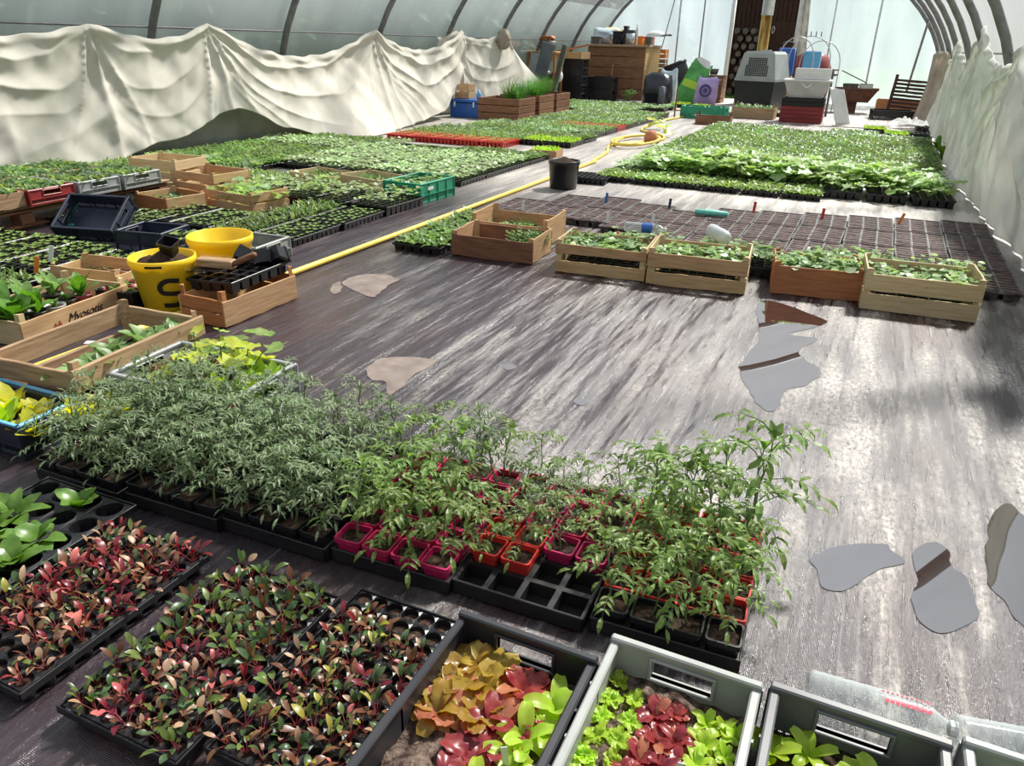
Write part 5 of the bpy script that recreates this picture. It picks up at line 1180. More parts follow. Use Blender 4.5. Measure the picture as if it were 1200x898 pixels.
# ================================================================== FLEECE CURTAINS
def lerp_tab(tab, y):
    if y <= tab[0][0]: return tab[0][1:]
    for a, b in zip(tab, tab[1:]):
        if y <= b[0]:
            t = (y - a[0]) / (b[0] - a[0]); t = t * t * (3 - 2 * t); return tuple(p + (q - p) * t for p, q in zip(a[1:], b[1:]))
    return tab[-1][1:]
def fleece(name, tab, ties, sgn, nu, nv, mt, label, seed, side=1, amp=1.0):
    # tab rows: (Y, x_top, z_top, x_bottom, z_bottom, y_shift_at_bottom); ties: (Y, height above the rail, strength)
    mb = MB(); ya, yb = tab[0][0], tab[-1][0]
    def fn(u, v):
        y = ya + (yb - ya) * u; xt, zt, xb, zb, ys = lerp_tab(tab, y)
        lo = max([t for t in ties if t[0] <= y], key=lambda t: t[0], default=ties[0]); hi = min([t for t in ties if t[0] > y], key=lambda t: t[0], default=ties[-1])
        s = (y - lo[0]) / max(.01, hi[0] - lo[0]); s = max(0, min(1, s)); span = hi[0] - lo[0]
        cat = 4 * s * (1 - s)
        sag = lo[2] * (1 - s) + hi[2] * s
        z0 = zt - sag * cat * min(.35, .10 * span)
        z = z0 + (zb - z0) * v
        dep = v * (z0 - zb)
        # swags hanging between the ties: folds follow arcs whose depth grows away from the rail
        wob = noise.noise((y * .8 + seed, v * 1.7, seed)) * 1.0
        def rdg(q): return (1 - 2 * abs(math.sin(q)) ** .75)
        phi = dep / (.16 + .84 * cat ** .75)
        sw = rdg(PI * (phi * 2.3 * (1 + .3 * wob)) + seed + wob * 1.2) * .036 * (cat + .05) ** .5 * math.exp(-max(0, phi - .35) * 1.5) * sag * min(1, span / 2.2)
        pl = 0
        for t in (lo, hi):
            dy = y - t[0]; ang = math.atan2(dy, dep + .06); fall = math.exp(-(ang / .42) ** 2) * min(1, dep * 4 + .2) * math.exp(-dep * .35)
            pl += rdg(ang * 8.5 + t[0] * 3 + wob * .8 + seed) * .050 * fall
        roll = .06 * math.exp(-((dep - .05) / .05) ** 2) * (.6 + .4 * math.sin(y * 9 + seed))
        fine = noise.noise((y * 2.6 + z * 2, dep * 1.5 - y, seed + 3)) * .034 + noise.noise((y * 7 + dep * 5, dep * 5, seed)) * .012
        fine += rdg(y * 4.2 + dep * 1.3 + wob * 2.5) * .014 * min(1, dep)
        bl = .10 * math.sin(PI * v) * (.5 + .5 * math.sin(y * 1.3 + seed))
        x = xt + (xb - xt) * v ** 1.6 + side * (amp * (sw + pl + fine) + roll + bl * .6)
        return (x, y + ys * v + .03 * math.sin(v * 6 + y * 5) * v, max(.012, z + .010 * math.sin(y * 13) * (1 - v)))
    mb.grid(fn, nu, nv); o = ob(name, mb.mesh(name, mt, True)); md = o.modifiers.new('thickness', 'SOLIDIFY'); md.thickness = .004
    return tag(o, label, 'curtain')
LX = -8.62
tabL = [(2.6, LX, 1.60, -8.45, .015, 0), (6.3, LX, 1.60, -8.42, .015, 0), (7.4, LX, 1.60, -8.40, .22, 0), (8.7, LX, 1.66, -8.36, .55, 0), (9.6, LX, 1.62, -8.25, .22, 0), (10.3, LX, 1.60, -8.02, .03, 0), (11.0, LX, 1.62, -7.62, .015, 0), (11.5, LX, 1.64, -7.66, .015, 0), (12.2, LX, 1.67, -7.9, .015, 0), (13.2, LX, 1.67, -8.05, .06, 0), (14.3, LX, 1.68, -8.2, .16, 0), (15.0, LX + .06, 1.70, -8.30, .45, 0), (15.5, LX + .08, 1.72, -8.36, .95, 0), (15.75, LX + .08, 1.74, -8.45, 1.45, 0)]
fleece('fleece_curtain', tabL, [(2.0, 0, .8), (4.6, 0, .8), (6.7, 0, .6), (8.55, 0, 1.1), (12.55, 0, 1.1), (15.8, 0, 1.1)], 1, 460, 90, 'cream', 'long cream fleece hung in swags along the tunnel side', 2.0, 1)
tabL2 = [(15.0, LX - .13, 1.66, -8.74, .05, 0), (16.0, LX - .10, 1.72, -8.60, .05, 0), (17.2, LX - .05, 1.74, -8.35, .05, .2), (18.1, LX + .02, 1.76, -7.75, .30, 1.0)]
fleece('fleece_curtain', tabL2, [(14.2, 0, .5), (15.8, 0, .8), (18.15, 0, .8)], 1, 160, 90, 'cream', 'shorter cream fleece tied up by the dark boards behind the planters', 5.0, 1, .9)
mb = MB(); mb.grid(lambda u, v: (math.cos(2 * PI * u) * math.sin(PI * v) * .16 * (1 + .5 * noise.noise((u * 9, v * 7, 1))), math.sin(2 * PI * u) * math.sin(PI * v) * .2 * (1 + .3 * noise.noise((u * 9, v * 7, 4))), -.26 * math.cos(PI * v)), 24, 16)
tag(ob('fleece_knot', mb.mesh('fleece_knot', 'greycloth', True), None, (LX + .12, 17.75, 1.56), 0, None, (1, 1, .9)), 'bunched knot of fleece at the end of the shorter curtain', 'knot')
mb = MB(); mb.grid(lambda u, v: (-8.80 + .03 * math.sin(u * 40) + .06 * (1 - v), 6.2 + 5.0 * u, .012 + .85 * v), 60, 6)
M['skirt'] = mat('grey_film_skirt', (.30, .32, .28), (.40, .42, .38), 3, .7, .2, trans=.3)
sk = tag(ob('film_skirt', mb.mesh('film_skirt', 'skirt', True)), 'grey film skirt showing under the raised hem of the long cream fleece', 'curtain'); md = sk.modifiers.new('thickness', 'SOLIDIFY'); md.thickness = .003
RX = 1.10
tabR = [(4.4, RX + .05, 1.45, 1.22, .015, 0), (7.0, RX + .02, 1.50, 1.22, .015, 0), (8.6, RX, 1.60, 1.12, .015, 0), (11.5, RX - .02, 1.76, 1.00, .015, 0), (12.8, RX - .04, 1.84, .98, .015, 0), (14.2, RX - .06, 1.62, 1.02, .015, 0), (16.4, RX - .08, 1.74, .92, .10, 0), (17.4, RX - .1, 1.5, .86, .25, .6)]
fleece('fleece_curtain', tabR, [(5.0, 0, 1.4), (8.9, 0, 1.1), (12.6, 0, .8), (16.3, 0, .6), (18.5, 0, .4)], -1, 380, 90, 'cream2', 'greyish white fleece hung from the hoops beside the sown trays', 8.0, -1)
mb = MB()
def clump(u, v):
    a = 2 * PI * u; r = (.16 + .12 * v * v) * (1 + .25 * math.sin(a * 5 + v * 4)) * (1.0 if .04 < v else .55)
    return (math.cos(a) * r * .9, math.sin(a) * r * 1.4 - .2 * v, 1.5 - 1.45 * v)
mb.grid(clump, 40, 20); p = at(1098, 140, .0)
tag(ob('hanging_fleece', mb.mesh('hanging_fleece', 'greycloth', True), None, (1.00, 20.6, .02)), 'bundle of grey-brown fleece hanging from a far hoop by the leaning crate', 'curtain')
mb = MB(); mb.grid(lambda u, v: (-.5 + 1.0 * u, -.8 + 1.6 * v, .03 + .11 * abs(noise.noise((u * 5, v * 6, 3))) * math.sin(PI * u) + .02), 22, 30)
p = at(1128, 208, 0); tag(ob('crumpled_fleece', mb.mesh('crumpled_fleece', 'cream2', True), None, (.93, 11.3, 0), .15, None, (.42, .8, .9)), 'crumpled pale fleece lying on the ground at the curtain foot', 'cloth')
tag(ob('crumpled_fleece', bpy.data.meshes['crumpled_fleece'], None, (.80, 18.6, .02), .6, None, (.7, .7, 2.2)), 'heap of bluish white fleece at the far end by the leaning crate', 'cloth')

# ================================================================== PUDDLES AND SILT
def blob(name, pix, m_, z, label, cat, jag=.05):
    pts = [at(px, py, 0) for px, py in pix]; n = len(pts); out = []
    for i in range(n):
        a, b, c, d = pts[i - 1], pts[i], pts[(i + 1) % n], pts[(i + 2) % n]
        for q in range(5):
            t = q / 5; w_ = .5 * ((2 * b) + (c - a) * t + (2 * a - 5 * b + 4 * c - d) * t * t + (3 * b - a - 3 * c + d) * t ** 3)
            k_ = noise.noise((w_.x * 14, w_.y * 14, 0)) * jag * .35; out.append((w_.x + k_, w_.y + k_))
    cx_ = sum(p[0] for p in out) / len(out); cy_ = sum(p[1] for p in out) / len(out)
    mb = MB(); mb.add([(x - cx_, y - cy_, 0) for x, y in out], [tuple(range(len(out)))])
    return tag(ob(name, mb.mesh(name, m_), None, (cx_, cy_, z)), label, cat)
def water_mat():
    mt, nt, out = _nt('shallow_water'); b = N(nt, 'ShaderNodeBsdfPrincipled', Roughness=.012, IOR=3.2); b.inputs['Base Color'].default_value = (.045, .022, .02, 1); b.inputs['Specular IOR Level'].default_value = .9
    L(nt, b.outputs[0], out.inputs[0]); return mt
M['water'] = water_mat(); M['silt'] = mat('dried_silt', (.16, .125, .11), (.24, .19, .165), 9, .7, .3)
for pix, lab in ((((892, 352), (960, 372), (962, 382), (925, 392), (958, 398), (935, 412), (950, 425), (962, 436), (945, 452), (920, 458), (912, 478), (896, 482), (880, 462), (866, 434), (878, 412), (890, 396)), 'long rain puddle on the cloth before the orange crate'),
                 (((950, 655), (985, 640), (1035, 638), (1045, 645), (1060, 660), (1030, 668), (1010, 682), (985, 694), (965, 688), (958, 670)), 'small rain puddle reflecting a beam of the roof'),
                 (((1072, 645), (1092, 636), (1112, 648), (1118, 668), (1135, 680), (1146, 715), (1128, 736), (1100, 742), (1078, 728), (1068, 702), (1074, 678), (1068, 660)), 'oval rain puddle between the two others near the bottle'),
                 (((1165, 600), (1185, 592), (1215, 620), (1240, 680), (1230, 760), (1195, 732), (1168, 700), (1160, 678), (1155, 640)), 'rain puddle at the foot of the white fleece')):
    blob('puddle', pix, 'water', .0025, lab, 'puddle')
for pix, lab in ((((430, 433), (450, 420), (500, 420), (506, 430), (488, 438), (470, 455), (455, 463), (450, 448), (438, 445)), 'pale patch of dried silt in the middle of the dark cloth'), (((402, 332), (420, 323), (450, 322), (467, 328), (452, 336), (440, 348), (425, 345)), 'pale patch of dried silt near the nested crates'), (((386, 338), (396, 330), (402, 338), (392, 345)), 'tiny spot of dried silt by the hose')):
    blob('silt_patch', pix, 'silt', .002, lab, 'stain')
for pix, lab in ((((672, 470), (682, 466), (690, 472), (680, 476)), 'largest dark wet spot on the open cloth'), (((590, 430), (600, 427), (604, 432), (594, 434)), 'small dark wet spot by the middle of the open cloth')):
    blob('wet_spot', pix, 'water', .002, lab, 'stain', .02)

# ================================================================== PLANTERS, BLUE BOX, BOARDS AND SHELF AT THE BACK LEFT
rnd.seed(81)
def planter(label, x, y, w_, l_, h, rz=0):
    t = thing('planter_box', label, 'planter', (x, y, 0), rz)
    for k_ in range(3):
        zz = h * (k_ + .5) / 3
        for s_ in (-1, 1):
            ob('board', plank(w_, h / 3 - .012, .03, 'board', 'wooddark'), t, (0, s_ * (l_ / 2 - .015), zz)); ob('board', plank(l_ - .06, h / 3 - .012, .03, 'board', 'wooddark'), t, (s_ * (w_ / 2 - .015), 0, zz), PI / 2)
    ob('soil', soil_bed(w_ - .06, l_ - .06, h - .06, .01, 'soil', 6, x), t); return t
pa = planter('long stacked-board planter with grassy chives, nearer the fleece swag', -7.25, 15.35, .95, .85, .44); pb = planter('planter of grassy chives between two others', -7.22, 16.35, .95, .85, .46); pc_ = planter('planter of grassy chives next to the dark board', -7.20, 17.3, .95, .85, .46)
gc_ = []
for i in range(3):
    rnd.seed(820 + i); mb = MB()
    for q in range(150):
        a, r = rnd.uniform(0, 6.28), rnd.uniform(0, .12); mb.leaf((math.cos(a) * r, math.sin(a) * r, 0), a, rnd.uniform(.9, 1.5), rnd.uniform(.28, .48), .006, rnd.uniform(.3, 1.4), 4, .1, 'x')
    gc_.append(mb.mesh('chive_clump', 'chive'))
rnd.seed(82)
put_plants('chive_clump', gc_, [w2(p_, rnd.uniform(-.3, .3), rnd.uniform(-.25, .25), .4) for p_ in (pb, pc_) for q in range(5)] + [w2(pa, .2, .25, .38), w2(pa, -.1, .3, .38)], 'tall clump of grassy chives in the stacked-board planters', 'herb', 'chive clumps in the planters', (.9, 1.25))
bb = thing('storage_chest', 'dark blue chest with pale latches beside the planters', 'chest', (-8.10, 15.3, 0), R(0))
mb = MB(); mb.box(-.35, .35, -.30, .30, 0, .30, .015); ob('chest_body', mb.mesh('chest_body', 'blue'), bb); mb = MB(); mb.box(-.365, .365, -.32, .32, .305, .37, .012); ob('lid', mb.mesh('lid', 'blue'), bb)
for x in (-.22, .24): mb = MB(); mb.box(-.02, .02, -.015, .005, -.05, .05, .004); ob('latch', mb.mesh('latch', 'white'), bb, (x, -.315, .27))
mb = MB(); mb.lathe([(.001, 0), (.05, 0), (.055, .10), (.03, .13), (.02, .18), (.001, .18)], 12); tag(ob('spray_bottle', mb.mesh('spray_bottle', 'skyblue', True), None, (-7.9, 15.3, .372)), 'sky-blue plastic bottle standing on the blue chest', 'bottle')
wood_crate('small wooden crate on the blue chest, half behind the swag', (-8.24, 15.30, .372), R(2), .34, .30, .28, 'wood', ((0, .45), (.55, 1)), ((0, .45), (.55, 1)), 1.0)
def board(label, x, y, w_, h, th, ry, mt, rz=0, rx=0, z=0):
    mb = MB(); mb.box(-w_ / 2, w_ / 2, -th / 2, th / 2, 0, h, .008); return tag(ob('leaning_board', mb.mesh('leaning_board', mt), None, (x, y, z), 0, (rx, ry, rz)), label, 'board')
M['slate'] = mat('slate_grey_panel', (.10, .11, .14), (.15, .16, .19), 3, .5, .4)
p = aty(640, 100, 19.6)
board('slate-grey panel leaning by the end of the shorter fleece', p.x - .35, 19.6, .34, 1.55, .05, R(14), 'slate', 0, 0, .0); board('long dark plank leaning beside the slate-grey panel', p.x + .02, 19.8, .10, 1.52, .05, R(14), 'iron'); board('narrow pale strip leaning against the dark plank', p.x + .10, 19.85, .05, 1.5, .03, R(13), 'ltgrey')
board('pale grey sheet behind the slate-grey panel', p.x - .62, 19.95, .42, 1.25, .03, R(8), 'grey', 0, R(-4))
p = at(632, 124, 0); board('low dark board propped by the last planter', p.x + .05, p.y - .1, .55, .62, .04, R(6), 'wooddark', R(35), R(-6))
# wooden shelf table with drawers
sx = aty(641, 80, 20.6); st = thing('shelf_table', 'narrow orange-brown table with two little drawers and a lower shelf', 'table', (sx.x - .05, 20.6, 0))
zt = aty(640, 61, 20.6).z
mb = MB(); mb.box(-.45, .42, -.3, .3, zt - .02, zt + .02, .005); ob('table_top', mb.mesh('table_top', 'wood'), st); mb = MB(); mb.box(-.42, .38, -.28, .28, .50, .53, .005); ob('shelf', mb.mesh('shelf', 'wooddark'), st)
for x in (-.41, .37):
    for y in (-.26, .26): mb = MB(); mb.box(-.03, .03, -.03, .03, 0, zt - .02, .005); ob('leg', mb.mesh('leg', 'woodred'), st, (x, y, 0))
for x in (-.19, .14):
    mb = MB(); mb.box(-.15, .15, -.02, .4, -.09, .09, .004); d = ob('drawer', mb.mesh('drawer', 'wood'), st, (x, -.28, zt - .13)); mb = MB(); mb.lathe([(.001, .03), (.025, .02), (.015, 0)], 8, mx=Matrix.Rotation(PI / 2, 4, 'X')); ob('knob', mb.mesh('knob', 'iron'), d, (0, -.02, 0))
mb = MB(); mb.lathe([(.001, 0), (.2, 0), (.24, .26), (.001, .25)], 18); pt_ = tag(ob('metal_tub', mb.mesh('metal_tub', 'iron', True), None, (sx.x + .0, 20.6, zt + .022)), 'grey tub on the narrow table, heaped with terracotta', 'tub')
for i in range(7):
    mb = MB(); mb.lathe([(.001, 0), (.05, 0), (.07, .09), (.08, .09), (.08, .11), (.001, .11)], 12); a = i * .9
    tag(ob('clay_pot', mb.mesh('clay_pot', 'terra', True), None, (sx.x + .12 * math.cos(a) * (i > 0), 20.6 + .12 * math.sin(a) * (i > 0), zt + .275), 0, (.5 * math.sin(a), .6 * math.cos(a), 0), 1), 'little terracotta pot heaped on the grey tub', 'pot', 'terracotta pots on the grey tub')
for i in range(5):
    mb = MB(); mb.grid(lambda u, v: (math.cos(2 * PI * u) * math.sin(PI * v) * .080 * (1 + .2 * noise.noise((u * 4, v * 4, i))), math.sin(2 * PI * u) * math.sin(PI * v) * .17, .14 - .14 * math.cos(PI * v)), 14, 9)
    tag(ob('rag_bundle', mb.mesh('rag_bundle', ('cloth', 'greycloth', 'iron', 'cloth', 'white')[i], True), None, (sx.x - .3 + .17 * i, 20.6 + .05 * (i % 2), .535)), 'bundled ' + ('black cloth at the end of the lower shelf', 'taupe cloth on the lower shelf', 'dark rag in the middle of the lower shelf', 'black rag next to the pale bundle', 'pale bundle at the leg of the narrow table')[i], 'cloth')
tag(ob('orange_flowers', herb(40, .25, 'orange', 733, 'p'), None, (sx.x - .95, 20.5, 1.30)), 'dry orange-brown flower bunch over the leaning boards', 'flowers')
mb = MB(); mb.box(-.32, .32, -.25, .25, 1.22, 1.30, .01); mb.box(-.30, -.24, -.2, .2, 0, 1.22); mb.box(.24, .30, -.2, .2, 0, 1.22); tag(ob('stand', mb.mesh('stand', 'iron'), None, (sx.x - .98, 20.5, 0)), 'dark stand behind the leaning boards carrying dry flowers', 'stand')
# watering can
def wcan(x, y, lab):
    t = thing('watering_can', lab, 'watering can', (x, y, 0), R(60)); mb = MB(); mb.lathe([(.001, 0), (.11, 0), (.12, .22), (.09, .27), (.06, .27)], 16); ob('can_body', mb.mesh('can_body', 'lime_p', True), t)
    mb = MB(); mb.tube(smooth([(-.1, 0, .05), (-.22, 0, .18), (-.2, 0, .34), (-.05, 0, .36), (.02, 0, .27)], 4), .015, 6); ob('handle', mb.mesh('handle', 'lime_p', True), t); mb = MB(); mb.tube([(.1, 0, .06), (.26, 0, .30)], [.03, .018], 8); ob('spout', mb.mesh('spout', 'lime_p', True), t)
M['lime_p'] = mat('lime_plastic', (.35, .55, .03), None, 4, .4); p = at(655, 118, 0); wcan(p.x, p.y - .7, 'lime-green watering can at the edge of the seedlings')
p = at(640, 120, 0); mb = MB(); mb.lathe([(.001, 0), (.16, 0), (.19, .28), (.17, .28), (.15, .02), (.001, .02)], 18); tag(ob('tub', mb.mesh('tub', 'maroon', True), None, (p.x - .2, p.y, 0)), 'reddish brown tub beside the lime watering can', 'tub')

# ================================================================== WORKBENCH BOX AND WHAT IS ON IT
BY = 23.2
a = aty(690, 53, BY); b = aty(757, 54, BY); bx0, bx1, bz = a.x, b.x, (a.z + b.z) / 2; c_ = aty(770, 52, BY + 1.6)
wb = thing('workbench', 'tall plank-fronted workbench with a chipboard end', 'workbench', ((bx0 + bx1) / 2, BY + .8, 0)); bw = bx1 - bx0
for i in range(5):
    ob('front_board', plank(bw, bz / 5 - .012, .03, 'front_board', 'wooddark', .006), wb, (0, -.8, bz / 5 * (i + .5)))
mb = MB(); mb.box(-bw / 2 + .02, bw / 2 - .02, -.78, -.75, .01, bz - .04, .003); ob('added_backing', mb.mesh('added_backing', 'shed'), wb)  # dark panel added to keep bright film from showing through board gaps
M['osb'] = mat('chipboard', (.42, .25, .09), (.62, .42, .19), 14, .7, .2, stretch=(1, 1, 2.5))
mb = MB(); mb.box(-.015, .015, -.8, .8, 0, bz - .03, .003); ob('end_panel', mb.mesh('end_panel', 'osb'), wb, (bw / 2, 0, 0)); ob('end_panel', bpy.data.meshes['end_panel'], wb, (-bw / 2, 0, 0))
mb = MB(); mb.box(-bw / 2 - .06, bw / 2 + .06, -.88, .85, bz - .03, bz + .03, .006); ob('bench_top', mb.mesh('bench_top', 'woodgrey'), wb)
def onb_(px, y=BY + .3): return aty(px, 50, y).x
zt = bz + .032
def bagm(name, w_, d_, h, mt, seed, lean=0):
    mb = MB()
    def fn(u, v):
        a = 2 * PI * u; ca, sa = math.cos(a), math.sin(a)
        n_ = noise.noise((ca * 1.5 + seed, sa * 1.5, v * 3.5)); f_ = noise.noise((ca * 5 + seed, sa * 5, v * 9)) * .5
        X = math.copysign(abs(ca) ** .5, ca) * (1 + .05 * n_ - .10 * v * v); Y = sa * (math.sin(PI * min(.995, .04 + .955 * v)) ** .45) * (1 + .35 * n_ + .2 * f_)
        return (w_ / 2 * X + lean * v * h, d_ / 2 * Y, h * v * (1 + .05 * math.sin(ca * 4 + seed)) + .02 * f_)
    mb.grid(fn, 40, 20); return mb.mesh(name, mt, True)
M['bagy'] = mat('yellow_white_bag', (.72, .74, .70), (.80, .62, .05), 2.2, .35, .5); M['bagw'] = mat('white_blue_bag', (.70, .74, .76), (.40, .52, .60), 3, .3, .5)
tag(ob('compost_bag', bagm('compost_bag', .66, .50, .44, 'bagw', 3), None, (onb_(703), BY + .62, zt), .15), 'crumpled pale plastic bag heaped on the workbench', 'bag'); tag(ob('compost_bag', bagm('compost_bag', .7, .4, .46, 'bagy', 8), None, (onb_(703), BY + 1.35, zt), .1), 'yellow and white plastic bag behind the pale one on the workbench', 'bag')
def blk(nm, lab, cat, px, wpx, h, mt, y=BY + .4, d=.4, z=zt, rz=0):
    x0, x1 = aty(px, 50, y).x, aty(px + wpx, 50, y).x; mb = MB(); w_ = x1 - x0
    mb.prism([(-w_ / 2, -d / 2), (w_ / 2, -d / 2), (w_ / 2 * .96, d / 2), (-w_ / 2 * .96, d / 2)], 0, h); mb.box(-w_ / 2 - .01, w_ / 2 + .01, -d / 2 - .01, d / 2 + .01, h * .9, h, .004); return tag(ob(nm, mb.mesh(nm, mt), None, ((x0 + x1) / 2, y, z), rz), lab, cat)
blk('dark_case', 'flat dark case under the bags on the workbench', 'case', 694, 10, .20, 'iron', BY + .12, .26); blk('radio', 'black radio with a stubby top on the workbench', 'radio', 720, 10, .36, 'cloth'); blk('tool_case', 'dark blue-grey tool case on the workbench', 'case', 731, 13, .40, 'slate', BY + .7); blk('speaker', 'small black block next to the tool case', 'speaker', 731, 4, .50, 'black', BY + .3, .2)
mb = MB(); mb.lathe([(.001, 0), (.14, 0), (.14, .30), (.125, .30), (.125, .02), (.001, .02)], 18); tag(ob('tin_can', mb.mesh('tin_can', 'steel', True), None, (onb_(740), BY + .15, zt)), 'large tin can near the corner of the workbench', 'can')
mb = MB(); mb.lathe([(.001, 0), (.045, 0), (.045, .38), (.02, .45), (.02, .55), (.001, .55)], 12); tag(ob('slim_bottle', mb.mesh('slim_bottle', 'white', True), None, (onb_(746), BY + .25, zt)), 'slim white bottle behind the tin can', 'bottle')
blk('orange_box', 'orange tool box at the corner of the workbench', 'box', 747, 8, .24, 'orange', BY + .8); blk('orange_box', 'second orange box at the back edge of the workbench', 'box', 757, 8, .22, 'orange', BY + 1.2)
mb = MB(); mb.grid(lambda u, v: (math.cos(2 * PI * u) * .3 * math.sin(PI * v * .5), math.sin(2 * PI * u) * .24 * math.sin(PI * v * .5), .16 * math.cos(PI * v * .5)), 18, 8); hl = tag(ob('cap', mb.mesh('cap', 'white', True), None, (onb_(761), BY + 1.0, zt + .24)), 'pale cap with a dark peak on the orange boxes', 'hat'); mb = MB(); mb.grid(lambda u, v: (.15 + .28 * v, -.2 + .4 * u, .05 * math.sin(PI * u) + .02), 10, 5); ob('peak', mb.mesh('peak', 'cloth', True), hl)
blk('small_jar', 'small dark jar at the very corner of the workbench', 'jar', 758, 6, .22, 'iron', BY + .1, .2)
# rack behind the bench end: wooden shelf with boxes
for q, (zz, mm) in enumerate(((.02, 'woodgrey'), (.30, 'wood'), (.58, 'wood'), (.86, 'woodgrey'), (1.14, 'orange'))):
    wood_crate('wooden box ' + ('at the bottom', 'second from below', 'third from below', 'fourth from below', 'in orange at the top')[q] + ' of the stack behind the bench end', (aty(774, 80, BY + 2.2).x, BY + 2.2, zz), 0, .34, .4, .25, mm, ((0, .45), (.55, 1)), ((0, .45), (.55, 1)), 1.0)
# black stack of crates with a wooden box on top, black wide box
sx0, sx1 = aty(658, 90, 21.6).x, aty(685, 90, 21.6).x; sxc = (sx0 + sx1) / 2; sw_ = sx1 - sx0
for q in range(5): plastic_crate('black plastic crate, ' + ('bottom', 'second', 'third', 'fourth', 'top')[q] + ' of the tall stack before the workbench', (sxc, 21.6, .222 * q), 0, sw_, .55, .22, 'black', slots=False)
bxz = .222 * 5 + .005
tb_ = wood_crate('wooden box with a slanting lid stick on the tall black stack', (sxc - .02, 21.6, bxz), R(-6), sw_ + .08, .55, .18, 'wood', ((0, .95),), ((0, .95),), 1.0)
mb = MB(); mb.tube([(-.42, -.2, .17), (.40, .1, .36)], .03, 6); ob('lid_stick', mb.mesh('lid_stick', 'woodred'), tb_)
wx0, wx1 = aty(678, 100, 21.9).x, aty(705, 100, 21.9).x
for q in range(2): plastic_crate('wide black crate, ' + ('lower' if q == 0 else 'upper') + ' of the pair touching the plank front', ((wx0 + wx1) / 2 + .25, 22.3, .33 * q), 0, wx1 - wx0, .6, .325, 'black', slots=False)
p = aty(717, 90, 22.85); rake = thing('rake', 'wooden garden rake standing against the plank front', 'rake', (p.x, 22.75, 0))
mb = MB(); mb.tube([(0, -.05, 0), (0, .12, 1.0)], .018, 6); ob('handle', mb.mesh('handle', 'woodred'), rake); mb = MB(); mb.tube([(-.28, .12, .96), (0, .13, 1.0), (.28, .12, .96)], .018, 6)
for i in range(9): mb.tube([(-.27 + .0675 * i, .12, .96), (-.27 + .0675 * i, .06, .90)], .008, 4)
ob('rake_head', mb.mesh('rake_head', 'wooddark'), rake)
tag(ob('herb_bush', herb(60, .30, 'chive', 740, 'p'), None, (aty(737, 108, 22.2).x, 22.2, .02), 0, None, 1.2), 'dark green bush at the foot of the workbench', 'plant')
# black bags, tilted bin
def bag(lab, px, py, y, w_, d_, h, mt, seed, rz=0, ry=0, sc=1):
    p = aty(px, py, y); return tag(ob('bag', bagm('bag', w_, d_, h, mt, seed), None, (p.x, y, .015), 0, (0, ry, rz)), lab, 'bag')
M['binbag'] = mat('black_sack', (.010, .011, .018), (.02, .022, .03), 4, .3, .6)
bag('bulging black sack leaning on the workbench end', 770, 110, 21.2, .80, .6, .80, 'binbag', 2)
mb = MB(); mb.lathe([(.001, 0), (.09, 0), (.09, .5), (.001, .52)], 12); tag(ob('black_tube', mb.mesh('black_tube', 'slate', True), None, (aty(775, 110, 20.7).x, 20.72, .02), 0, (R(-4), 0, 0)), 'dark bottle-shaped tube before the black sack', 'bottle')
bag('pale green plastic sack squeezed behind the black sack', 783, 100, 22.0, .5, .4, .9, 'bagw', 5)
p = aty(793, 110, 23.4); bn = thing('barrel', 'black barrel tilted against the end wall film', 'barrel', (p.x + .02, 24.3, .06), 0, None, (R(5), R(-22), 0)); mb = MB(); mb.lathe([(.001, 0), (.30, 0), (.34, .04), (.36, .5), (.35, .95), (.33, 1.0), (.33, 1.06), (.001, 1.05)], 24); ob('barrel_body', mb.mesh('barrel_body', 'black', True), bn); mb = MB(); mb.lathe([(.34, .96), (.37, .97), (.37, 1.02), (.34, 1.03)], 24); ob('barrel_ring', mb.mesh('barrel_ring', 'cloth', True), bn)
# compost bags by the doorway
M['baggreen'] = mat('green_compost_bag', (.03, .22, .04), (.10, .40, .08), 3.0, .3, .5); M['bagpurple'] = mat('lilac_compost_bag', (.42, .30, .58), (.52, .40, .66), 5, .3, .5)
p = aty(812, 108, 23.2); g_ = tag(ob('compost_bag', bagm('compost_bag', .62, .34, 1.15, 'baggreen', 4), None, (p.x - .22, 22.9, .03), 0, (R(-6), R(24), .1)), 'tall green compost bag with a white top leaning by the doorway', 'bag')
mb = MB(); mb.prism([(-.31, 0), (.31, 0), (.16, .26), (-.16, .26)], -.05, .05, Matrix.Translation((0, 0, 1.0)) @ Matrix.Rotation(PI / 2, 4, 'X')); ob('white_top', mb.mesh('white_top', 'white'), g_)
mb = MB(); mb.grid(lambda u, v: (-.24 + .48 * u, -.185 - .01 * math.sin(PI * u), .40 + .2 * v + .05 * u), 8, 3); ob('bag_band', mb.mesh('bag_band', 'lime_p', True), g_)
p = aty(822, 115, 22.8); pu = tag(ob('compost_bag', bagm('compost_bag', .62, .34, .72, 'bagpurple', 6), None, (p.x + .16, 22.45, .02), 0, (0, R(5), 0)), 'lilac bag with a round dark emblem beside the green bag', 'bag')
mb = MB(); mb.lathe([(.10, 0), (.17, 0)], 24, mx=Matrix.Translation((0, -.20, .38)) @ Matrix.Rotation(PI / 2, 4, 'X')); mb.disc((0, 0, 0), .07, 12, Matrix.Translation((0, -.20, .38)) @ Matrix.Rotation(PI / 2, 4, 'X')); M['emb'] = mat('purple_ink', (.10, .06, .22)); ob('emblem', mb.mesh('emblem', 'emb'), pu)
for q in range(3): wood_crate('wooden crate ' + ('at the bottom', 'in the middle', 'on top')[q] + ' of the short stack at the door post', (aty(837, 110, 24.0).x, 24.0, .25 * q), R(-4), .50, .45, .24, 'wooddark', ((0, .45), (.55, 1)), ((0, .45), (.55, 1)), 1.0)
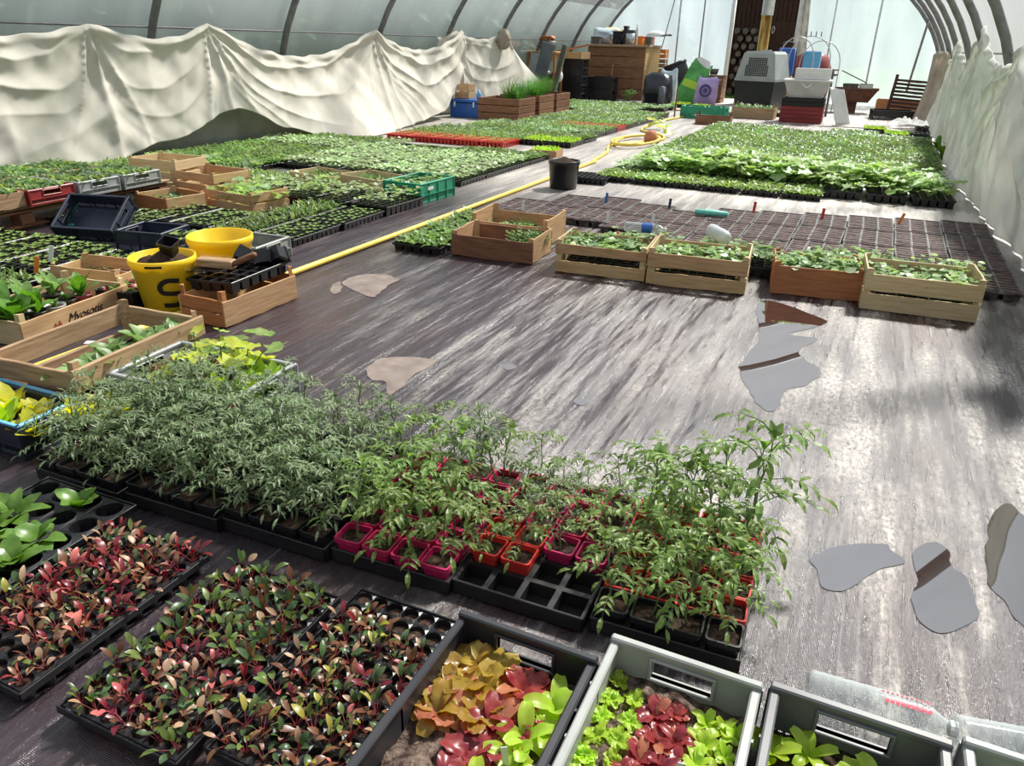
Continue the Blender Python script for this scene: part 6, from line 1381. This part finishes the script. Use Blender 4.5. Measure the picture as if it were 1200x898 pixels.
mb = MB(); mb.lathe([(.001, 0), (.10, 0), (.14, .16), (.001, .15)], 14); tag(ob('plant_pot', mb.mesh('plant_pot', 'iron', True), None, (aty(836, 90, 24.0).x, 24.0, .76)), 'dark pot standing on the short crate stack', 'pot')
# trays of lettuce and flat boards on the ground before the doorway
p = at(822, 123, 0); seed_tray(p.x - .3, p.y - 1.2, R(-8), deep, lime_c, 'tray of lime seedlings before the green and lilac bags', None)
p = at(835, 126, 0); t = seed_tray(p.x - .15, p.y - .8, R(-4), deep, lime_c, 'tray of lime seedlings at the foot of the door post', None)
p = at(828, 128, 0); mb = MB(); mb.box(-.6, .6, -.25, .25, 0, .03, .005); tag(ob('flat_board', mb.mesh('flat_board', 'woodpale'), None, (p.x, p.y - .9, .0), R(-6)), 'pale board lying flat before the doorway', 'board')
p = at(820, 139, 0); gcr = plastic_crate('long green plastic crate of seedlings on the far path', (p.x + .05, p.y + .2, 0), R(1), 1.0, .55, .26, 'greenp'); stuff(ob('seedlings', carpet(.9, .45, 10, 5, 'broad', 'dense2', 91, .05, .12, .14), gcr))
p = at(838, 145, 0); wood_crate('low brown crate beside the long green crate', (p.x - .0, p.y - .2, 0), R(4), .72, .42, .18, 'wooddark', ((0, .9),), ((0, .9),), 1.35)
p = at(882, 139, 0); kk = wood_crate('pale wooden crate of leafy seedlings before the dog carrier', (p.x, p.y + .1, 0), R(-1), .95, .5, .24, 'woodgrey', ((0, 1.0),), ((0, 1.0),), 1.4); stuff(ob('seedlings', carpet(.85, .42, 9, 5, 'broad', 'dense2', 92, .05, .14, .18), kk))
for i, (px, py) in enumerate(((910, 136),)): p = at(px, py, 0); seed_tray(p.x, p.y, R(3), deep, bg_c, 'tray of bluish seedlings beside the pale crate before the dog carrier', 'bluish trays by the dog carrier')

# ================================================================== DOG CARRIER, CRATE STACK, STOVE PIPE, FRAMES
DY = 20.9
x0, x1 = aty(868, 100, DY).x, aty(917, 100, DY).x; zb = aty(890, 93, DY).z; ztp = aty(890, 60, DY).z
dc = thing('pet_carrier', 'large pet carrier with a grey ventilated top and black base', 'pet carrier', ((x0 + x1) / 2, DY, 0), R(-14)); W_ = (x1 - x0)
M['carrier'] = mat('grey_carrier_plastic', (.30, .32, .31), (.36, .38, .37), 4, .45, .5)
mb = MB(); w0 = W_ * .50; d0 = .48
def frus(mb, a0, b0, z0, a1, b1, z1):
    vs = [(-a0, -b0, z0), (a0, -b0, z0), (a0, b0, z0), (-a0, b0, z0), (-a1, -b1, z1), (a1, -b1, z1), (a1, b1, z1), (-a1, b1, z1)]; mb.add(vs, [(3, 2, 1, 0), (4, 5, 6, 7), (0, 1, 5, 4), (1, 2, 6, 5), (2, 3, 7, 6), (3, 0, 4, 7)])
frus(mb, w0 * .90, d0 * .9, .0, w0, d0, zb - .02); ob('base', mb.mesh('carrier_base', 'black'), dc)
mb = MB(); frus(mb, w0 * 1.03, d0 * 1.03, zb - .03, w0 * 1.03, d0 * 1.03, zb + .03); frus(mb, w0, d0, zb + .03, w0 * .78, d0 * .85, ztp - .06); frus(mb, w0 * .78, d0 * .85, ztp - .06, w0 * .66, d0 * .75, ztp); ob('top_shell', mb.mesh('carrier_top', 'carrier'), dc)
mb = MB()
for i in range(12):
    for j in range(10):
        u, v = (i - 5.5) / 12, (j + .5) / 10
        if abs(u) * 2 > 1.02 - .25 * v * v: continue
        x = u * w0 * 1.15; z = zb + .08 + v * (ztp - zb - .22); yy = -(d0 - (d0 * .15) * ((z - zb - .03) / (ztp - .06 - zb - .03))) - .004
        mb.box(x - .016, x + .016, yy - .004, yy + .012, z - .016, z + .016)
ob('vent_grid', mb.mesh('vent_grid', 'black'), dc)
mb = MB(); mb.box(-.12, .12, -.05, .05, 0, .03, .01); ob('handle', mb.mesh('handle', 'carrier'), dc, (0, 0, ztp + .0))
# stove pipe behind it
px_ = aty(893, 60, 24.4).x; sp_t = thing('stove', 'black stove with a tall steel flue behind the pet carrier', 'stove', (px_, 24.4, 0)); zj = aty(893, 18, 24.4).z; z0_ = aty(893, 57, 24.4).z
mb = MB(); mb.lathe([(.15, z0_ - .1), (.15, zj), (.16, zj), (.16, zj + .05), (.15, zj + .05)], 20); ob('brass_flue', mb.mesh('brass_flue', 'brass', True), sp_t)
mb = MB(); mb.lathe([(.165, zj), (.165, 3.6), (.18, 3.62)], 20); ob('steel_flue', mb.mesh('steel_flue', 'steel', True), sp_t)
mb = MB(); mb.box(-.32, .32, -.25, .3, .18, z0_ - .08, .02); ob('stove_body', mb.mesh('stove_body', 'black'), sp_t); mb = MB(); mb.box(-.22, .22, -.02, .0, .3, .8, .01); ob('door', mb.mesh('stove_door', 'iron'), sp_t, (0, -.255, 0))
for sx_ in (-.25, .25):
    for sy_ in (-.18, .22): mb = MB(); mb.tube([(0, 0, 0), (0, 0, .19)], .025, 6); ob('leg', mb.mesh('leg', 'black'), sp_t, (sx_, sy_, 0))
mb = MB(); mb.lathe([(.07, -.008), (.10, 0), (.07, .008), (.05, 0), (.07, -.008)], 18, mx=Matrix.Rotation(PI / 2, 4, 'Y')); ob('damper_ring', mb.mesh('damper_ring', 'steel', True), sp_t, (.22, 0, aty(893, 35, 24.4).z), .6)
# blue can on a wooden post
p = aty(921, 72, 22.4); bl_ = thing('blue_canister', 'blue plastic canister on a cardboard-brown box', 'canister', (p.x, 22.4, p.z - .35)); mb = MB(); mb.box(-.20, .20, -.2, .2, 0, .68, .03); ob('canister_body', mb.mesh('canister_body', 'blue'), bl_); mb = MB(); mb.tube(smooth([(-.1, 0, .66), (-.12, 0, .80), (.12, 0, .80), (.1, 0, .66)], 4), .02, 6); ob('handle', mb.mesh('handle', 'iron', True), bl_)
mb = MB(); mb.box(-.20, .20, -.22, .22, .005, p.z - .355, .008); mb.box(-.21, -.0, -.225, .225, p.z - .42, p.z - .36); tag(ob('cardboard_box', mb.mesh('cardboard_box', 'wood'), None, (p.x, 22.4, 0)), 'tall brown box under the blue canister', 'box')
# maroon and black stack of crates with a white crate of clear sheeting on top
RY = 18.9
x0, x1 = aty(916, 130, RY).x, aty(965, 130, RY).x; xc = (x0 + x1) / 2; wd = x1 - x0; zt_ = aty(940, 115, RY - .3).z; hh = zt_ / 6
for q in range(6): plastic_crate(('maroon' if q < 4 else 'black') + ' slotted crate, ' + ('bottom', 'second', 'third', 'fourth', 'fifth', 'top')[q] + ' of the stack before the wire frame', (xc, RY, hh * q), R(1), wd, .62, hh - .003, 'maroon' if q < 4 else 'black', slots=False)
M['sheet'] = mat('grey_translucent_tub', (.50, .50, .48), (.60, .60, .58), 4, .3, .5, trans=.15)
zz = zt_ + .004; tbx = thing('storage_tub', 'pale grey tub with sloping sides on the maroon crate stack', 'tub', (xc + .02, RY, zz), R(2)); mb = MB(); frus(mb, wd * .40, .24, 0, wd * .54, .36, .34); ob('tub_body', mb.mesh('tub_body', 'sheet'), tbx); mb = MB(); mb.box(-wd * .57, wd * .57, -.38, .38, .34, .37, .01); ob('tub_rim', mb.mesh('tub_rim', 'white'), tbx)
mb = MB(); mb.tube(smooth([(-.1, -.37, .30), (0, -.40, .22), (.1, -.37, .30)], 4), .012, 5); ob('handle', mb.mesh('handle', 'white'), tbx)
plastic_crate('white slotted plastic crate on top of the grey tub', (xc + .10, RY, zz + .375), R(2), wd * .82, .5, .22, 'white', slots=False)
# wire hoop frame
wf = thing('wire_frame', 'grey wire hoop frame arching over the blue box', 'frame', (aty(943, 80, 21.6).x, 21.6, 0)); zf = aty(943, 42, 21.6).z
for q, (dx, dw, zz_) in enumerate(((-.25, .42, zf - .02), (.05, .50, zf), (.30, .48, zf - .10))):
    mb = MB(); mb.tube([(dx - dw, .2 * q, 0)] + [(dx + dw * math.cos(PI - PI * i / 14), .2 * q, zz_ - .55 + .55 * math.sin(PI * i / 14)) for i in range(15)] + [(dx + dw, .2 * q, 0)], .012, 5); ob('wire_hoop', mb.mesh('wire_hoop', 'steel', True), wf)
for q in range(4): mb = MB(); mb.tube([(-.1 + .12 * q, -.05, zf - .02), (-.1 + .12 * q, -.05, zf + .10)], .012, 5); ob('clip', mb.mesh('clip', 'iron'), wf)
mb = MB(); mb.box(-.45, .35, -.3, .3, .02, 1.38, .04); p = aty(939, 80, 23.4); x_ = p.x
mb = MB(); mb.lathe([(.001, 0), (.48, 0), (.56, .5), (.55, 1.0), (.42, 1.32), (.2, 1.45), (.001, 1.47)], 20); tag(ob('covered_drum', mb.mesh('covered_drum', 'maroon', True), None, (x_ + .20, 23.95, .0)), 'rust-red drum behind the wire frame', 'drum'); 
tag(ob('dark_sack', bagm('dark_sack', .50, .4, 1.42, 'cloth', 12), None, (x_ - .34, 22.85, .01)), 'dark cloth sack standing before the rust-red drum', 'bag')
p = aty(952, 71, 22.35); mb = MB(); mb.box(-.21, .21, -.12, .12, -.22, .22, .02); cs_ = tag(ob('sky_blue_box', mb.mesh('sky_blue_box', 'skyblue'), None, (p.x, 22.2, p.z)), 'pale blue box fixed on a post in front of the drum', 'box'); mb = MB(); mb.tube([(0, 0, -p.z), (0, 0, -.2)], .03, 6); ob('post', mb.mesh('post', 'iron'), cs_)
# valve on a small post, rolled white sheet
p = aty(977, 82, 20.9); vv = thing('water_tap', 'slim dark stand pipe with a cross handle beside the wire frame', 'tap', (p.x, 20.9, 0)); mb = MB(); mb.tube([(0, 0, 0), (0, 0, p.z + .02)], .03, 6); ob('pipe', mb.mesh('pipe', 'iron', True), vv); mb = MB(); mb.tube([(-.12, 0, p.z), (.12, 0, p.z)], .02, 6); mb.tube([(-.08, 0, p.z - .14), (.10, 0, p.z - .10)], .03, 6); ob('tap_handle', mb.mesh('tap_handle', 'iron', True), vv)
p = at(973, 148, 0); mb = MB(); mb.grid(lambda u, v: (-.14 + .28 * u + .16 * (1 - v), .02 + .5 * (1 - v) * .0 + .05 * math.sin(u * 3), .02 + .80 * v * (1 - .1 * u)), 8, 10); o = tag(ob('white_sheet', mb.mesh('white_sheet', 'white', True), None, (p.x + .08, p.y + .1, 0), 0, (R(-12), R(-8), 0)), 'white sheet propped against the maroon crate stack', 'sheet'); md = o.modifiers.new('thickness', 'SOLIDIFY'); md.thickness = .012
# brown slab on the ground and wheelbarrow of stones
M['slab'] = mat('pale_paving', (.50, .46, .42), (.60, .56, .52), 4, .8, .2)
p = at(995, 146, 0); mb = MB(); mb.box(-.32, .32, -1.6, 1.6, 0, .02, .004); tag(ob('paving_board', mb.mesh('paving_board', 'slab'), None, (p.x - .05, p.y + .8, 0), R(2)), 'pale flat boards leading to the wheelbarrow', 'board')
WY = 22.8; p = aty(1000, 118, WY); wbx = thing('wheelbarrow', 'rusty wheelbarrow tray on a stout stand, loaded with grey boxes', 'wheelbarrow', (p.x - .0, WY, 0)); zl, zh = aty(1000, 119, WY).z, aty(1000, 104, WY).z
x0, x1 = aty(977, 110, WY).x - p.x, aty(1029, 110, WY).x - p.x; M['rusty'] = mat('rusty_brown_metal', (.10, .04, .025), (.16, .07, .04), 8, .7, .3)
mb = MB(); vs = [(x0 + .15, -.3, zl), (x1 - .2, -.3, zl), (x1 - .2, .3, zl), (x0 + .15, .3, zl), (x0, -.38, zh), (x1, -.38, zh), (x1, .38, zh), (x0, .38, zh)]; mb.add(vs, [(3, 2, 1, 0), (0, 1, 5, 4), (1, 2, 6, 5), (2, 3, 7, 6), (3, 0, 4, 7)]); mb.tube([vs[4], vs[5], vs[6], vs[7], vs[4]], .02, 5); ob('tray', mb.mesh('barrow_tray', 'rusty'), wbx)
mb = MB(); mb.lathe([(.001, -.06), (.28, -.06), (.30, 0), (.28, .06), (.001, .06)], 20, mx=Matrix.Translation((x1 - .75, 0, .30)) @ Matrix.Rotation(PI / 2, 4, 'X')); ob('wheel', mb.mesh('wheel', 'cloth', True), wbx)
for s_ in (-1, 1):
    mb = MB(); mb.tube([(x0 - .1, s_ * .3, zh - .1), (x1 - .6, s_ * .15, .28)], .025, 6); ob('handle_bar', mb.mesh('handle_bar', 'rusty'), wbx); mb = MB(); mb.tube([(x0 + .25, s_ * .26, zl), (x0 + .15, s_ * .28, 0)], .025, 6); ob('leg', mb.mesh('leg', 'rusty'), wbx)
mb = MB(); mb.prism([(-.16, -.22), (.16, -.22), (.12, .2), (-.12, .2)], 0, zl); ob('stand', mb.mesh('stand', 'rusty'), wbx, (x1 - .62, 0, 0))
gx = p.x; blk('grey_box', 'grey metal box lying in the wheelbarrow', 'box', 998, 18, .42, 'iron', WY, .34, zl + .012); blk('grey_tray', 'shiny grey tray jutting from the wheelbarrow', 'tray', 1017, 17, .10, 'steel', WY, .5, zh + .022)
mb = MB(); mb.tube([(-.45, 0, .28), (.2, 0, .0)], .015, 6); tag(ob('metal_rod', mb.mesh('metal_rod', 'iron'), None, (aty(1006, 97, WY).x, WY, aty(1006, 97, WY).z)), 'thin rod poking up from the wheelbarrow load', 'rod')
# leaning slatted crate on a heap of bread crates
LY = 21.6; a = aty(1039, 134, LY); b = aty(1080, 134, LY); tz = aty(1062, 98, LY + .3).z; lw = b.x - a.x
M['rackd'] = mat('dark_red_brown_wood', (.035, .014, .012), (.06, .025, .02), 6, .6, .3); lc = thing('slatted_rack', 'dark red-brown slatted rack leaning upright at the far end', 'rack', ((a.x + b.x) / 2, LY, .22), 0, None, (R(-20), R(3), R(-4)))
for s_ in (-1, 1): ob('side_post', plank(tz + .1, .07, .06, 'side_post', 'rackd'), lc, (s_ * lw / 2, 0, (tz) / 2 - .05), 0, (0, PI / 2, 0))
for i in range(8): ob('slat', plank(lw, .055, .03, 'slat', 'rackd'), lc, (0, 0, .04 + (tz - .16) * i / 7))
plastic_crate('flat black open crate under the leaning slatted rack', (a.x + .1, LY - .5, 0), R(8), .9, .6, .22, 'black'); wood_crate('wide brown wooden box behind the leaning slatted rack', (b.x - .55, LY + .75, 0), R(-3), 1.0, .5, .38, 'woodred', ((0, 1),), ((0, 1),), 1.0)
